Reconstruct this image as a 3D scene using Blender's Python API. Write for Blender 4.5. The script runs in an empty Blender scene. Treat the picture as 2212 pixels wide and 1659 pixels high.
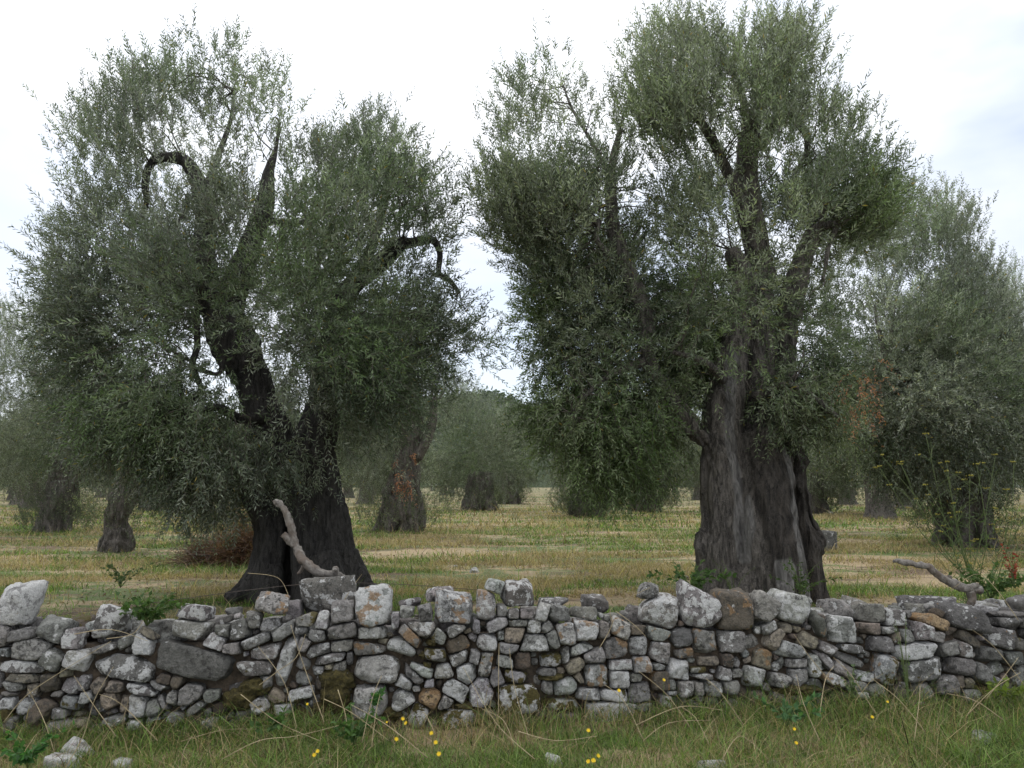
import bpy, bmesh, math, random
import numpy as np
from mathutils import Vector

# ------------------------------------------------------------------ camera, sky, sun
SC = bpy.context.scene
COL = SC.collection
F, CX, CY, HOR = 1600.0, 1106.0, 829.5, 1045.0      # readings of the photograph are in a 2212 x 1659 frame
CAMH = 1.55
TH = math.atan((HOR - CY) / F)
CT, ST = math.cos(TH), math.sin(TH)

cam = bpy.data.cameras.new("camera")
cam.sensor_width = 36.0
cam.lens = 36.0 * F / 2212.0
cam.clip_start, cam.clip_end = 0.05, 3000
camo = bpy.data.objects.new("camera", cam)
COL.objects.link(camo)
camo.location = (0, 0, CAMH)
camo.rotation_euler = (math.pi / 2 + TH, 0, 0)
SC.camera = camo

SC.view_settings.view_transform = 'Standard'
SC.view_settings.look = 'None'
SC.view_settings.gamma = 1
SC.view_settings.exposure = 0.68
SC.render.engine = 'CYCLES'
SC.cycles.max_bounces = 6
SC.cycles.diffuse_bounces = 4
SC.cycles.glossy_bounces = 2
SC.cycles.transmission_bounces = 3
SC.cycles.transparent_max_bounces = 4

SUN_EL, SUN_AZ = math.radians(52), math.radians(-28)      # azimuth from +Y (view direction) towards +X
w = bpy.data.worlds.new("World")
SC.world = w
w.use_nodes = True
nt = w.node_tree
N, L = nt.nodes, nt.links
bg = N['Background']
bg.inputs['Strength'].default_value = 0.1
sky = N.new('ShaderNodeTexSky')
sky.sky_type = 'NISHITA'
sky.sun_disc = False
sky.sun_elevation = SUN_EL
sky.sun_rotation = SUN_AZ
sky.air_density = 1.0
tc = N.new('ShaderNodeTexCoord')
mp = N.new('ShaderNodeMapping')
mp.inputs['Scale'].default_value = (1.3, 1.3, 3.2)
mp.inputs['Location'].default_value = (0.75, 0.2, 0.35)
L.new(tc.outputs['Generated'], mp.inputs['Vector'])
cn = N.new('ShaderNodeTexNoise')
cn.inputs['Scale'].default_value = 1.6
cn.inputs['Detail'].default_value = 5
cn.inputs['Roughness'].default_value = 0.5
L.new(mp.outputs['Vector'], cn.inputs['Vector'])
cr = N.new('ShaderNodeValToRGB')
cr.color_ramp.elements[0].position = 0.34
cr.color_ramp.elements[0].color = (0.36, 0.36, 0.36, 1)
cr.color_ramp.elements[1].position = 0.58
cr.color_ramp.elements[1].color = (1, 1, 1, 1)
L.new(cn.outputs['Fac'], cr.inputs['Fac'])
mx = N.new('ShaderNodeMix')
mx.data_type = 'RGBA'
L.new(cr.outputs['Color'], mx.inputs['Factor'])
L.new(sky.outputs['Color'], mx.inputs['A'])
sx = N.new('ShaderNodeSeparateXYZ')
L.new(tc.outputs['Generated'], sx.inputs[0])
cr2 = N.new('ShaderNodeValToRGB')
cr2.color_ramp.elements[0].position = 0.30
cr2.color_ramp.elements[0].color = (0.51, 0.533, 0.58, 1)
cr2.color_ramp.elements[1].position = 0.85
cr2.color_ramp.elements[1].color = (1, 1, 1, 1)
L.new(sx.outputs['Z'], cr2.inputs['Fac'])
ml_ = N.new('ShaderNodeVectorMath'); ml_.operation = 'SCALE'
L.new(cr2.outputs['Color'], ml_.inputs[0]); ml_.inputs['Scale'].default_value = 12.6
L.new(ml_.outputs[0], mx.inputs['B'])
L.new(mx.outputs['Result'], bg.inputs['Color'])

sl = bpy.data.lights.new("sun", 'SUN')
sl.energy = 0.8
sl.angle = math.radians(22)
sl.color = (1.0, 0.96, 0.9)
so = bpy.data.objects.new("sun", sl)
COL.objects.link(so)
sd = Vector((math.sin(SUN_AZ) * math.cos(SUN_EL), math.cos(SUN_AZ) * math.cos(SUN_EL), math.sin(SUN_EL)))
so.rotation_euler = sd.to_track_quat('Z', 'Y').to_euler()
so.location = (0, 0, 30)

# ------------------------------------------------------------------ helpers
def ray(u, v):
    x, y = (u - CX) / F, (CY - v) / F
    return np.array([x, CT - y * ST, ST + y * CT])

def P(u, v, d):
    """world point seen at (u, v), d metres in front of the camera"""
    r = ray(u, v)
    p = r * (d / r[1])
    p[2] += CAMH
    return p

def PV(u, v, d):
    x, y = (u - CX) / F, (CY - v) / F
    ry = CT - y * ST
    s = d / ry
    return np.stack([x * s, d * np.ones_like(x), CAMH + (ST + y * CT) * s], -1)

def G(u, v, z=0.0):
    r = ray(u, v)
    return r * ((z - CAMH) / r[2]) + np.array([0, 0, CAMH])

def hash3(ix, iy, iz, seed):
    h = (ix.astype(np.int64) * 374761393 + iy.astype(np.int64) * 668265263 + iz.astype(np.int64) * 2147483647 + seed * 974711) & 0xFFFFFFFF
    h = ((h ^ (h >> 13)) * 1274126177) & 0xFFFFFFFF
    h = (h ^ (h >> 16)) & 0xFFFF
    return h / 65535.0

def vnoise(p, seed=0):
    f = np.floor(p)
    t = p - f
    t = t * t * (3 - 2 * t)
    i = f.astype(np.int64)
    r = 0
    for dx in (0, 1):
        wx = t[..., 0] if dx else 1 - t[..., 0]
        for dy in (0, 1):
            wy = t[..., 1] if dy else 1 - t[..., 1]
            for dz in (0, 1):
                wz = t[..., 2] if dz else 1 - t[..., 2]
                r = r + wx * wy * wz * hash3(i[..., 0] + dx, i[..., 1] + dy, i[..., 2] + dz, seed)
    return r

def fbm(p, seed=0, octv=4, gain=0.5):
    a, s, n = 1.0, 0.0, 0.0
    for o in range(octv):
        s = s + a * vnoise(p * (2.03 ** o) + o * 17.3, seed + o)
        n += a
        a *= gain
    return s / n

def mesh_np(name, verts, quads=None, tris=None, smooth=False, attrs=None, mats=(), midx=None):
    me = bpy.data.meshes.new(name)
    verts = np.ascontiguousarray(verts, dtype=np.float32)
    me.vertices.add(len(verts))
    me.vertices.foreach_set('co', verts.ravel())
    loops, starts, k = [], [], 0
    if quads is not None and len(quads):
        q = np.asarray(quads, dtype=np.int32)
        loops.append(q.ravel()); starts.append(np.arange(len(q)) * 4); k = len(q) * 4
    if tris is not None and len(tris):
        q = np.asarray(tris, dtype=np.int32)
        loops.append(q.ravel()); starts.append(k + np.arange(len(q)) * 3)
    lo = np.concatenate(loops).astype(np.int32)
    st = np.concatenate(starts).astype(np.int32)
    me.loops.add(len(lo))
    me.loops.foreach_set('vertex_index', lo)
    me.polygons.add(len(st))
    me.polygons.foreach_set('loop_start', st)
    if midx is not None:
        me.polygons.foreach_set('material_index', np.asarray(midx, dtype=np.int32))
    me.polygons.foreach_set('use_smooth', np.full(len(st), smooth, dtype=bool))
    for m in mats:
        me.materials.append(m)
    if attrs:
        for an, (dom, arr) in attrs.items():
            arr = np.asarray(arr, dtype=np.float32)
            if arr.ndim == 1:
                a = me.attributes.new(an, 'FLOAT', dom); a.data.foreach_set('value', arr)
            else:
                a = me.attributes.new(an, 'FLOAT_COLOR', dom)
                if arr.shape[1] == 3:
                    arr = np.concatenate([arr, np.ones((len(arr), 1), np.float32)], 1)
                a.data.foreach_set('color', np.ascontiguousarray(arr).ravel())
    me.update(calc_edges=True)
    return me

def link(name, me, parent=None, **props):
    o = bpy.data.objects.new(name, me)
    COL.objects.link(o)
    if parent is not None:
        o.parent = parent
    for k, v in props.items():
        if v is not None:
            o[k] = v
    return o

def thing(name, label, cat, loc=(0, 0, 0), group=None):
    o = link(name, None, None, label=label, category=cat, group=group)
    o.location = loc
    o.empty_display_size = 0.3
    return o

def local(o, pts):
    return np.asarray(pts) - np.array(o.location)

# ------------------------------------------------------------------ materials
def mat(name):
    m = bpy.data.materials.new(name)
    m.use_nodes = True
    b = m.node_tree.nodes['Principled BSDF']
    return m, m.node_tree.nodes, m.node_tree.links, b

def nz(N, L, src, scale, detail=4, rough=0.5, stretch=None, dist=0.0):
    if stretch:
        mp = N.new('ShaderNodeMapping'); mp.inputs['Scale'].default_value = stretch
        L.new(src, mp.inputs['Vector']); src = mp.outputs['Vector']
    t = N.new('ShaderNodeTexNoise')
    t.inputs['Scale'].default_value = scale
    t.inputs['Detail'].default_value = detail
    t.inputs['Roughness'].default_value = rough
    t.inputs['Distortion'].default_value = dist
    L.new(src, t.inputs['Vector'])
    return t.outputs['Fac']

def ramp(N, L, fac, *stops):
    r = N.new('ShaderNodeValToRGB')
    e = r.color_ramp.elements
    while len(e) < len(stops):
        e.new(0.5)
    for i, (p, c) in enumerate(stops):
        e[i].position = p
        e[i].color = (c, c, c, 1) if not isinstance(c, tuple) else (*c, 1)
    L.new(fac, r.inputs['Fac'])
    return r.outputs['Color']

def mixc(N, L, fac, a, b, blend='MIX'):
    m = N.new('ShaderNodeMix'); m.data_type = 'RGBA'; m.blend_type = blend
    for s, n in ((fac, 'Factor'), (a, 'A'), (b, 'B')):
        if isinstance(s, (int, float)):
            m.inputs[n].default_value = s
        elif isinstance(s, tuple):
            m.inputs[n].default_value = (*s, 1)
        else:
            L.new(s, m.inputs[n])
    return m.outputs['Result']

def mth(N, L, op, a, b=0.0, clamp=False):
    m = N.new('ShaderNodeMath'); m.operation = op; m.use_clamp = clamp
    for i, s in enumerate((a, b)):
        if isinstance(s, (int, float)):
            m.inputs[i].default_value = s
        else:
            L.new(s, m.inputs[i])
    return m.outputs[0]

def attr(N, name, out='Color'):
    a = N.new('ShaderNodeAttribute'); a.attribute_name = name
    return a.outputs[out]

def bump(N, L, b, h, strength, dist):
    bp = N.new('ShaderNodeBump')
    bp.inputs['Strength'].default_value = strength
    bp.inputs['Distance'].default_value = dist
    L.new(h, bp.inputs['Height'])
    L.new(bp.outputs['Normal'], b.inputs['Normal'])
    return bp

def leaf_material(name, back_mul=(1.7, 1.55, 1.6), back_add=(0.07, 0.078, 0.068), transl=0.32, rough=0.38):
    m, N, L, b = mat(name)
    c = attr(N, 'tint')
    geo = N.new('ShaderNodeNewGeometry')
    pale = mixc(N, L, 1.0, mixc(N, L, 1.0, c, back_mul, 'MULTIPLY'), back_add, 'ADD')
    colr = mixc(N, L, geo.outputs['Backfacing'], c, pale)
    L.new(colr, b.inputs['Base Color'])
    b.inputs['Roughness'].default_value = rough
    b.inputs['Specular IOR Level'].default_value = 0.4
    tr = N.new('ShaderNodeBsdfTranslucent')
    L.new(mixc(N, L, 1.0, c, (1.5, 1.7, 0.9), 'MULTIPLY'), tr.inputs['Color'])
    ms = N.new('ShaderNodeMixShader'); ms.inputs[0].default_value = transl
    L.new(b.outputs[0], ms.inputs[1]); L.new(tr.outputs[0], ms.inputs[2])
    L.new(ms.outputs[0], N['Material Output'].inputs['Surface'])
    return m

M_LEAF = leaf_material("olive_leaf")
M_GRASS = leaf_material("grass_blade", (1, 1, 1), (0, 0, 0), 0.3, 0.6)
M_WEED = leaf_material("weed_leaf", (1.2, 1.2, 1.0), (0.01, 0.01, 0.005), 0.3, 0.8)

def plain_attr(name, rough=0.8):
    m, N, L, b = mat(name)
    L.new(attr(N, 'tint'), b.inputs['Base Color'])
    b.inputs['Roughness'].default_value = rough
    return m

def make_bark(name, dark, light, dead):
    m, N, L, b = mat(name)
    tcn = N.new('ShaderNodeTexCoord')
    src = tcn.outputs['Object']
    streak = nz(N, L, src, 11, 6, 0.7, (1, 1, 0.2), 1.2)
    fine = nz(N, L, src, 38, 6, 0.75, (1, 1, 0.25), .6)
    crack = nz(N, L, src, 20, 5, 0.65, (1, 1, 0.16), 1.0)
    grit = nz(N, L, src, 90, 4, 0.7)
    patch = nz(N, L, src, 2.2, 4, 0.6)
    base = mixc(N, L, ramp(N, L, streak, (0.35, 0.0), (0.68, 1.0)), dark, light)
    base = mixc(N, L, ramp(N, L, patch, (0.45, 0.0), (0.72, 0.4)), base, tuple(x * 1.5 for x in light))
    base = mixc(N, L, ramp(N, L, fine, (0.50, 0.0), (0.62, 0.7)), base, tuple(x * 0.5 for x in dark))
    base = mixc(N, L, ramp(N, L, grit, (0.54, 0.0), (0.66, 0.5)), base, tuple(x * 1.9 for x in light))
    base = mixc(N, L, ramp(N, L, crack, (0.36, 0.8), (0.42, 0.0)), base, tuple(x * 0.4 for x in dark))
    dm = attr(N, 'dead', 'Fac')
    dcol = mixc(N, L, ramp(N, L, streak, (0.4, 0.0), (0.6, 1.0)), tuple(x * 0.5 for x in dead), dead)
    base = mixc(N, L, attr(N, 'darkened', 'Fac'), base, mixc(N, L, 1.0, base, (.42, .40, .38), 'MULTIPLY'))  # masked part of the bark is darker
    base = mixc(N, L, dm, base, dcol)
    L.new(base, b.inputs['Base Color'])
    b.inputs['Roughness'].default_value = 0.9
    h = mth(N, L, 'ADD', mth(N, L, 'ADD', streak, ramp(N, L, crack, (0.38, 0.0), (0.48, .6))), mth(N, L, 'MULTIPLY', fine, 0.6))
    bump(N, L, b, h, 1.0, 0.06)
    return m

M_BARK_DARK = make_bark("olive_bark_dark", (0.030, 0.027, 0.024), (0.088, 0.080, 0.072), (0.24, 0.22, 0.2))  # left tree: shade of its backlit trunk put into the bark colour
M_BARK = make_bark("olive_bark", (0.062, 0.054, 0.046), (0.225, 0.20, 0.172), (0.30, 0.282, 0.262))
M_BARK_FAR = make_bark("olive_bark_far", (0.08, 0.07, 0.06), (0.23, 0.205, 0.178), (0.2, 0.18, 0.16))

def make_driftwood():
    m, N, L, b = mat("dead_wood")
    tcn = N.new('ShaderNodeTexCoord')
    s = nz(N, L, tcn.outputs['Object'], 60, 6, 0.7, (.5, 1, .35))
    p = nz(N, L, tcn.outputs['Object'], 7, 3, 0.6)
    c = mixc(N, L, ramp(N, L, s, (0.35, 0.0), (0.65, 1.0)), (0.075, 0.064, 0.054), (0.27, 0.248, 0.22))
    c = mixc(N, L, ramp(N, L, p, (0.45, 0.0), (0.6, 0.8)), c, (0.12, 0.088, 0.066))
    L.new(c, b.inputs['Base Color'])
    b.inputs['Roughness'].default_value = 0.85
    bump(N, L, b, s, 0.7, 0.012)
    return m
M_DEAD = make_driftwood()

def make_stone():
    m, N, L, b = mat("lichened_limestone")
    geo = N.new('ShaderNodeNewGeometry')
    pos = geo.outputs['Position']
    tint = attr(N, 'tint')
    off = N.new('ShaderNodeVectorMath'); off.operation = 'MULTIPLY_ADD'      # each stone has its own piece of the pattern
    L.new(tint, off.inputs[0]); off.inputs[1].default_value = (37, 53, 29); L.new(pos, off.inputs[2])
    src = off.outputs[0]
    var = attr(N, 'variant')                      # r lichen amount, g orange amount, b moss amount
    sep = N.new('ShaderNodeSeparateColor'); L.new(var, sep.inputs[0])
    n1 = nz(N, L, src, 9, 6, 0.62)
    n2 = nz(N, L, src, 34, 6, 0.7)
    n3 = nz(N, L, src, 110, 3, 0.7)
    n4 = nz(N, L, src, 5.5, 4, 0.6)
    n5 = nz(N, L, src, 16, 5, 0.65)
    base = mixc(N, L, ramp(N, L, n1, (0.32, 0.55), (0.68, 1.22)), (0, 0, 0), tint)
    base = mixc(N, L, 1.0, tint, ramp(N, L, n1, (0.3, 0.62), (0.7, 1.25)), 'MULTIPLY')
    # dark crustose specks
    dk = mth(N, L, 'MULTIPLY', ramp(N, L, n2, (0.48, 0.0), (0.58, 1.0)), ramp(N, L, n4, (0.38, 0.25), (0.58, 1.0)))
    base = mixc(N, L, mth(N, L, 'MULTIPLY', dk, 0.9), base, (0.055, 0.052, 0.048))
    # pale lichen patches
    nn = mth(N, L, 'ADD', n5, mth(N, L, 'MULTIPLY', mth(N, L, 'SUBTRACT', sep.outputs[0], 0.5), 0.34))
    nn = mth(N, L, 'ADD', nn, mth(N, L, 'MULTIPLY', mth(N, L, 'SUBTRACT', n2, 0.5), 0.35))
    wl = ramp(N, L, nn, (0.525, 0.0), (0.56, 1.0))
    base = mixc(N, L, mth(N, L, 'MULTIPLY', wl, 0.9), base, (0.60, 0.595, 0.58))
    # orange lichen
    no = mth(N, L, 'ADD', nz(N, L, src, 12, 3, 0.6), mth(N, L, 'MULTIPLY', sep.outputs[1], 0.22))
    ol = ramp(N, L, no, (0.755, 0.0), (0.80, 1.0))
    base = mixc(N, L, mth(N, L, 'MULTIPLY', ol, 0.8), base, mixc(N, L, n3, (0.21, 0.125, 0.06), (0.38, 0.24, 0.12)))
    # moss
    nm = mth(N, L, 'ADD', nz(N, L, src, 10, 4, 0.6), mth(N, L, 'MULTIPLY', sep.outputs[2], 0.4))
    ml = ramp(N, L, nm, (0.72, 0.0), (0.76, 1.0))
    base = mixc(N, L, ml, base, mixc(N, L, n3, (0.035, 0.028, 0.008), (0.13, 0.105, 0.025)))
    base = mixc(N, L, 1.0, base, ramp(N, L, n3, (0.35, 0.78), (0.65, 1.18)), 'MULTIPLY')
    L.new(base, b.inputs['Base Color'])
    b.inputs['Roughness'].default_value = 0.92
    h = mth(N, L, 'ADD', mth(N, L, 'MULTIPLY', n2, 0.8), mth(N, L, 'MULTIPLY', n3, 0.3))
    h = mth(N, L, 'ADD', h, mth(N, L, 'MULTIPLY', n5, 0.8))
    bump(N, L, b, h, 1.0, 0.034)
    return m
M_STONE = make_stone()

def make_ground():
    m, N, L, b = mat("orchard_ground")
    geo = N.new('ShaderNodeNewGeometry')
    pos = geo.outputs['Position']
    band = nz(N, L, pos, 0.42, 6, 0.62, (0.5, 1.2, 1))
    patch = nz(N, L, pos, 2.2, 6, 0.65, (0.6, 1.1, 1))
    fine = nz(N, L, pos, 14, 7, 0.75, (0.6, 1, 1))
    soil = nz(N, L, pos, 0.8, 6, 0.65, (0.4, 1.3, 1))
    straw = mixc(N, L, fine, (0.17, 0.125, 0.07), (0.50, 0.39, 0.235))
    green = mixc(N, L, fine, (0.05, 0.075, 0.02), (0.15, 0.20, 0.06))
    f = mth(N, L, 'ADD', mth(N, L, 'MULTIPLY', band, 0.6), mth(N, L, 'MULTIPLY', patch, 0.4))
    c = mixc(N, L, ramp(N, L, f, (0.47, 0.0), (0.53, 1.0)), straw, green)
    sc_ = mixc(N, L, fine, (0.06, 0.036, 0.022), (0.17, 0.115, 0.075))
    c = mixc(N, L, ramp(N, L, mth(N, L, 'ADD', soil, mth(N, L, 'MULTIPLY', mth(N, L, 'SUBTRACT', fine, 0.5), 0.25)), (0.53, 0.0), (0.60, 0.9)), c, sc_)
    L.new(c, b.inputs['Base Color'])
    b.inputs['Roughness'].default_value = 0.95
    bump(N, L, b, fine, 0.8, 0.05)
    return m
M_GROUND = make_ground()

def make_simple(name, c1, c2, scale, rough=0.9, bmp=0.6, dist=0.02):
    m, N, L, b = mat(name)
    tcn = N.new('ShaderNodeTexCoord')
    s = nz(N, L, tcn.outputs['Object'], scale, 5, 0.7)
    L.new(mixc(N, L, ramp(N, L, s, (0.35, 0.0), (0.65, 1.0)), c1, c2), b.inputs['Base Color'])
    b.inputs['Roughness'].default_value = rough
    bump(N, L, b, s, bmp, dist)
    return m
M_MOSS = make_simple("moss", (0.030, 0.026, 0.008), (0.12, 0.095, 0.028), 45, 1.0, 1.0, 0.03)
M_SOIL = make_simple("wall_fill", (0.035, 0.028, 0.021), (0.12, 0.09, 0.062), 14, 1.0, 1.0, 0.04)
M_WIRE = make_simple("rusty_wire", (0.05, 0.04, 0.035), (0.12, 0.09, 0.07), 30, 0.6, 0.1, 0.001)
M_HILL = make_simple("wooded_hill", (0.028, 0.042, 0.022), (0.06, 0.08, 0.04), 0.25, 1.0, 1.0, 2.0)
M_TWIG = make_simple("twig_bark", (0.045, 0.038, 0.03), (0.13, 0.11, 0.09), 8, 0.9, 0.3, 0.004)
M_PETAL = make_simple("yellow_petal", (0.62, 0.42, 0.01), (0.85, 0.62, 0.02), 60, 0.6, 0.1, 0.001)
M_STEM = make_simple("green_stem", (0.07, 0.10, 0.03), (0.13, 0.17, 0.05), 30, 0.7, 0.1, 0.001)
M_STRAW = make_simple("straw_stalk", (0.22, 0.17, 0.09), (0.46, 0.38, 0.23), 12, 0.8, 0.2, 0.002)

# ------------------------------------------------------------------ ground, hill
def ground_z(x, y):
    p = np.stack([np.asarray(x, float), np.asarray(y, float), np.zeros_like(np.asarray(x, float))], -1)
    fade = np.clip((np.asarray(y, float) - 2) / 6, 0.25, 1)
    return (fbm(p * 0.45, 5, 3) - 0.5) * 0.16 * fade - 0.01

def make_ground_sheet():
    ys = np.concatenate([np.linspace(-12, 2.9, 12), np.linspace(3, 14, 180), np.linspace(14.2, 40, 130), np.geomspace(41, 900, 50)])
    n = 260
    t = np.linspace(-1, 1, n)
    X = np.empty((len(ys), n))
    for i, y in enumerate(ys):
        half = max(16, abs(y) * 1.6)
        X[i] = t * half
    Y = np.repeat(ys[:, None], n, 1)
    Z = ground_z(X, Y)
    near = np.clip(1 - np.abs(Y - 8) / 30, 0, 1)
    Z += (fbm(np.stack([X, Y, X * 0], -1) * 5.0, 9, 3) - 0.5) * 0.05 * near
    V = np.stack([X, Y, Z], -1).reshape(-1, 3)
    r, c = np.meshgrid(np.arange(len(ys) - 1), np.arange(n - 1), indexing='ij')
    a = (r * n + c).ravel()
    Q = np.stack([a, a + 1, a + n + 1, a + n], 1)
    link('ground', mesh_np('ground', V, Q, smooth=True, mats=[M_GROUND]), kind='structure')
make_ground_sheet()

def make_hill():
    nx, ny = 240, 40
    xs = np.linspace(-420, 420, nx)
    ys = np.linspace(300, 620, ny)
    X, Y = np.meshgrid(xs, ys)
    prof = np.interp(xs / 400 * F + CX, [-600, 300, 800, 1000, 1060, 1140, 1400, 2000, 2800], [28, 38, 54, 61, 61, 53, 38, 22, 12])
    k = np.sin(np.clip((Y - 300) / 200, 0, 1) * math.pi / 2)
    Z = prof[None, :] * k + (fbm(np.stack([X, Y, X * 0], -1) * 0.13, 4, 3) - 0.5) * 9 - 1
    V = np.stack([X, Y, Z], -1).reshape(-1, 3)
    r, c = np.meshgrid(np.arange(ny - 1), np.arange(nx - 1), indexing='ij')
    a = (r * nx + c).ravel()
    Q = np.stack([a, a + 1, a + nx + 1, a + nx], 1)
    link('hill', mesh_np('hill', V, Q, smooth=True, mats=[M_HILL]), kind='structure')
    rg = np.random.default_rng(8)
    n = 26000
    px = rg.uniform(-260, 260, n); py = rg.uniform(330, 560, n)
    ii = np.clip(((px + 420) / 840 * (nx - 1)).round().astype(int), 0, nx - 1)
    jj = np.clip(((py - 300) / 320 * (ny - 1)).round().astype(int), 0, ny - 1)
    base = np.stack([px, py, Z[jj, ii] + rg.uniform(-0.5, 2.4, n)], -1)
    V, Q, T = leaf_quads(base, rg.normal(size=(n, 3)), rg, 2.2, 1.3)
    tint = np.repeat(np.array([[0.035, 0.052, 0.028]]), n, 0) * rg.uniform(0.6, 1.7, (n, 1))
    link('hill_wood', mesh_np('hill_wood', V, Q, attrs={'tint': ('FACE', tint)}, mats=[M_LEAF]), kind='stuff',
         label='dark distant wood covering the low hill', category='wood')

def norm(v):
    return v / np.maximum(np.linalg.norm(v, axis=-1, keepdims=True), 1e-9)

def leaf_quads(base, d, rg, length, width, up_bias=0.5):
    """diamond shaped leaves: base point, direction, length and width arrays or numbers"""
    n = len(base)
    d = norm(d)
    nr = norm(rg.normal(size=(n, 3)) * 0.8 + np.array([0, 0, up_bias]))
    wv = norm(np.cross(d, nr))
    nrm = norm(np.cross(wv, d))
    Ln = np.broadcast_to(np.asarray(length, float).reshape(-1, 1), (n, 1)) * rg.uniform(0.75, 1.2, (n, 1))
    Wd = np.broadcast_to(np.asarray(width, float).reshape(-1, 1), (n, 1)) * rg.uniform(0.8, 1.2, (n, 1))
    mid = base + d * Ln * 0.48
    V = np.empty((n, 4, 3))
    V[:, 0] = base
    V[:, 1] = mid + wv * Wd * 0.5 + nrm * Wd * 0.1
    V[:, 2] = base + d * Ln - nrm * Ln * 0.08
    V[:, 3] = mid - wv * Wd * 0.5 + nrm * Wd * 0.1
    Q = np.arange(n * 4).reshape(n, 4)
    return V.reshape(-1, 3), Q, None

make_hill()

# ------------------------------------------------------------------ tubes
def smooth_path(pts, rad, sub=5):
    pts = np.asarray(pts, float); rad = np.asarray(rad, float)
    n = len(pts)
    op, orr = [], []
    for i in range(n - 1):
        p0, p1, p2, p3 = pts[max(i - 1, 0)], pts[i], pts[i + 1], pts[min(i + 2, n - 1)]
        for k in range(sub):
            t = k / sub
            op.append(0.5 * ((2 * p1) + (-p0 + p2) * t + (2 * p0 - 5 * p1 + 4 * p2 - p3) * t * t + (-p0 + 3 * p1 - 3 * p2 + p3) * t ** 3))
            orr.append(rad[i] * (1 - t) + rad[i + 1] * t)
    op.append(pts[-1]); orr.append(rad[-1])
    return np.array(op), np.array(orr)

def tube(pts, rad, seg=10, flute=0.0, nfl=5, lump=0.0, seed=0, sub=5, squash=1.0):
    """closed tapered tube; returns verts, quads, tris"""
    c, r = smooth_path(pts, rad, sub)
    n = len(c)
    tg = norm(np.gradient(c, axis=0))
    u = np.cross(tg[0], [0.03, 1.0, 0.02]); u = u / np.linalg.norm(u)
    V = np.empty((n, seg, 3))
    th = np.arange(seg) / seg * 2 * math.pi
    for i in range(n):
        u = u - tg[i] * u.dot(tg[i]); u = u / np.linalg.norm(u)
        v = np.cross(tg[i], u)
        rr = r[i] * (1 + flute * np.sin(nfl * th + seed + i * 0.07) + flute * 0.5 * np.sin((nfl * 2 + 1) * th + seed * 2 - i * 0.05))
        V[i] = c[i] + np.outer(np.cos(th) * rr, u) + np.outer(np.sin(th) * rr * squash, v)
    V = V.reshape(-1, 3)
    if lump:
        d = V - np.repeat(c, seg, 0)
        sc = 0.8 / np.mean(r)
        V = V + d * ((fbm(V * sc, seed, 3) - 0.5) * 2 * lump)[:, None]
    a = (np.arange(n - 1)[:, None] * seg + np.arange(seg)[None, :])
    b = (np.arange(n - 1)[:, None] * seg + (np.arange(seg)[None, :] + 1) % seg)
    Q = np.stack([a, b, b + seg, a + seg], -1).reshape(-1, 4)
    V = np.vstack([V, c[0], c[-1]])
    k0, k1 = len(V) - 2, len(V) - 1
    T = [(k0, (j + 1) % seg, j) for j in range(seg)] + [(k1, (n - 1) * seg + j, (n - 1) * seg + (j + 1) % seg) for j in range(seg)]
    return V, Q, np.array(T)

class Bag:
    def __init__(self):
        self.v, self.q, self.t, self.n = [], [], [], 0
    def add(self, vqt):
        v, q, t = vqt
        self.v.append(v)
        if q is not None and len(q): self.q.append(np.asarray(q) + self.n)
        if t is not None and len(t): self.t.append(np.asarray(t) + self.n)
        self.n += len(v)
    def mesh(self, name, mats, smooth=True, off=(0, 0, 0), attrs=None):
        return mesh_np(name, np.vstack(self.v) - np.array(off), np.vstack(self.q) if self.q else None,
                       np.vstack(self.t) if self.t else None, smooth=smooth, mats=mats, attrs=attrs)

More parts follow.
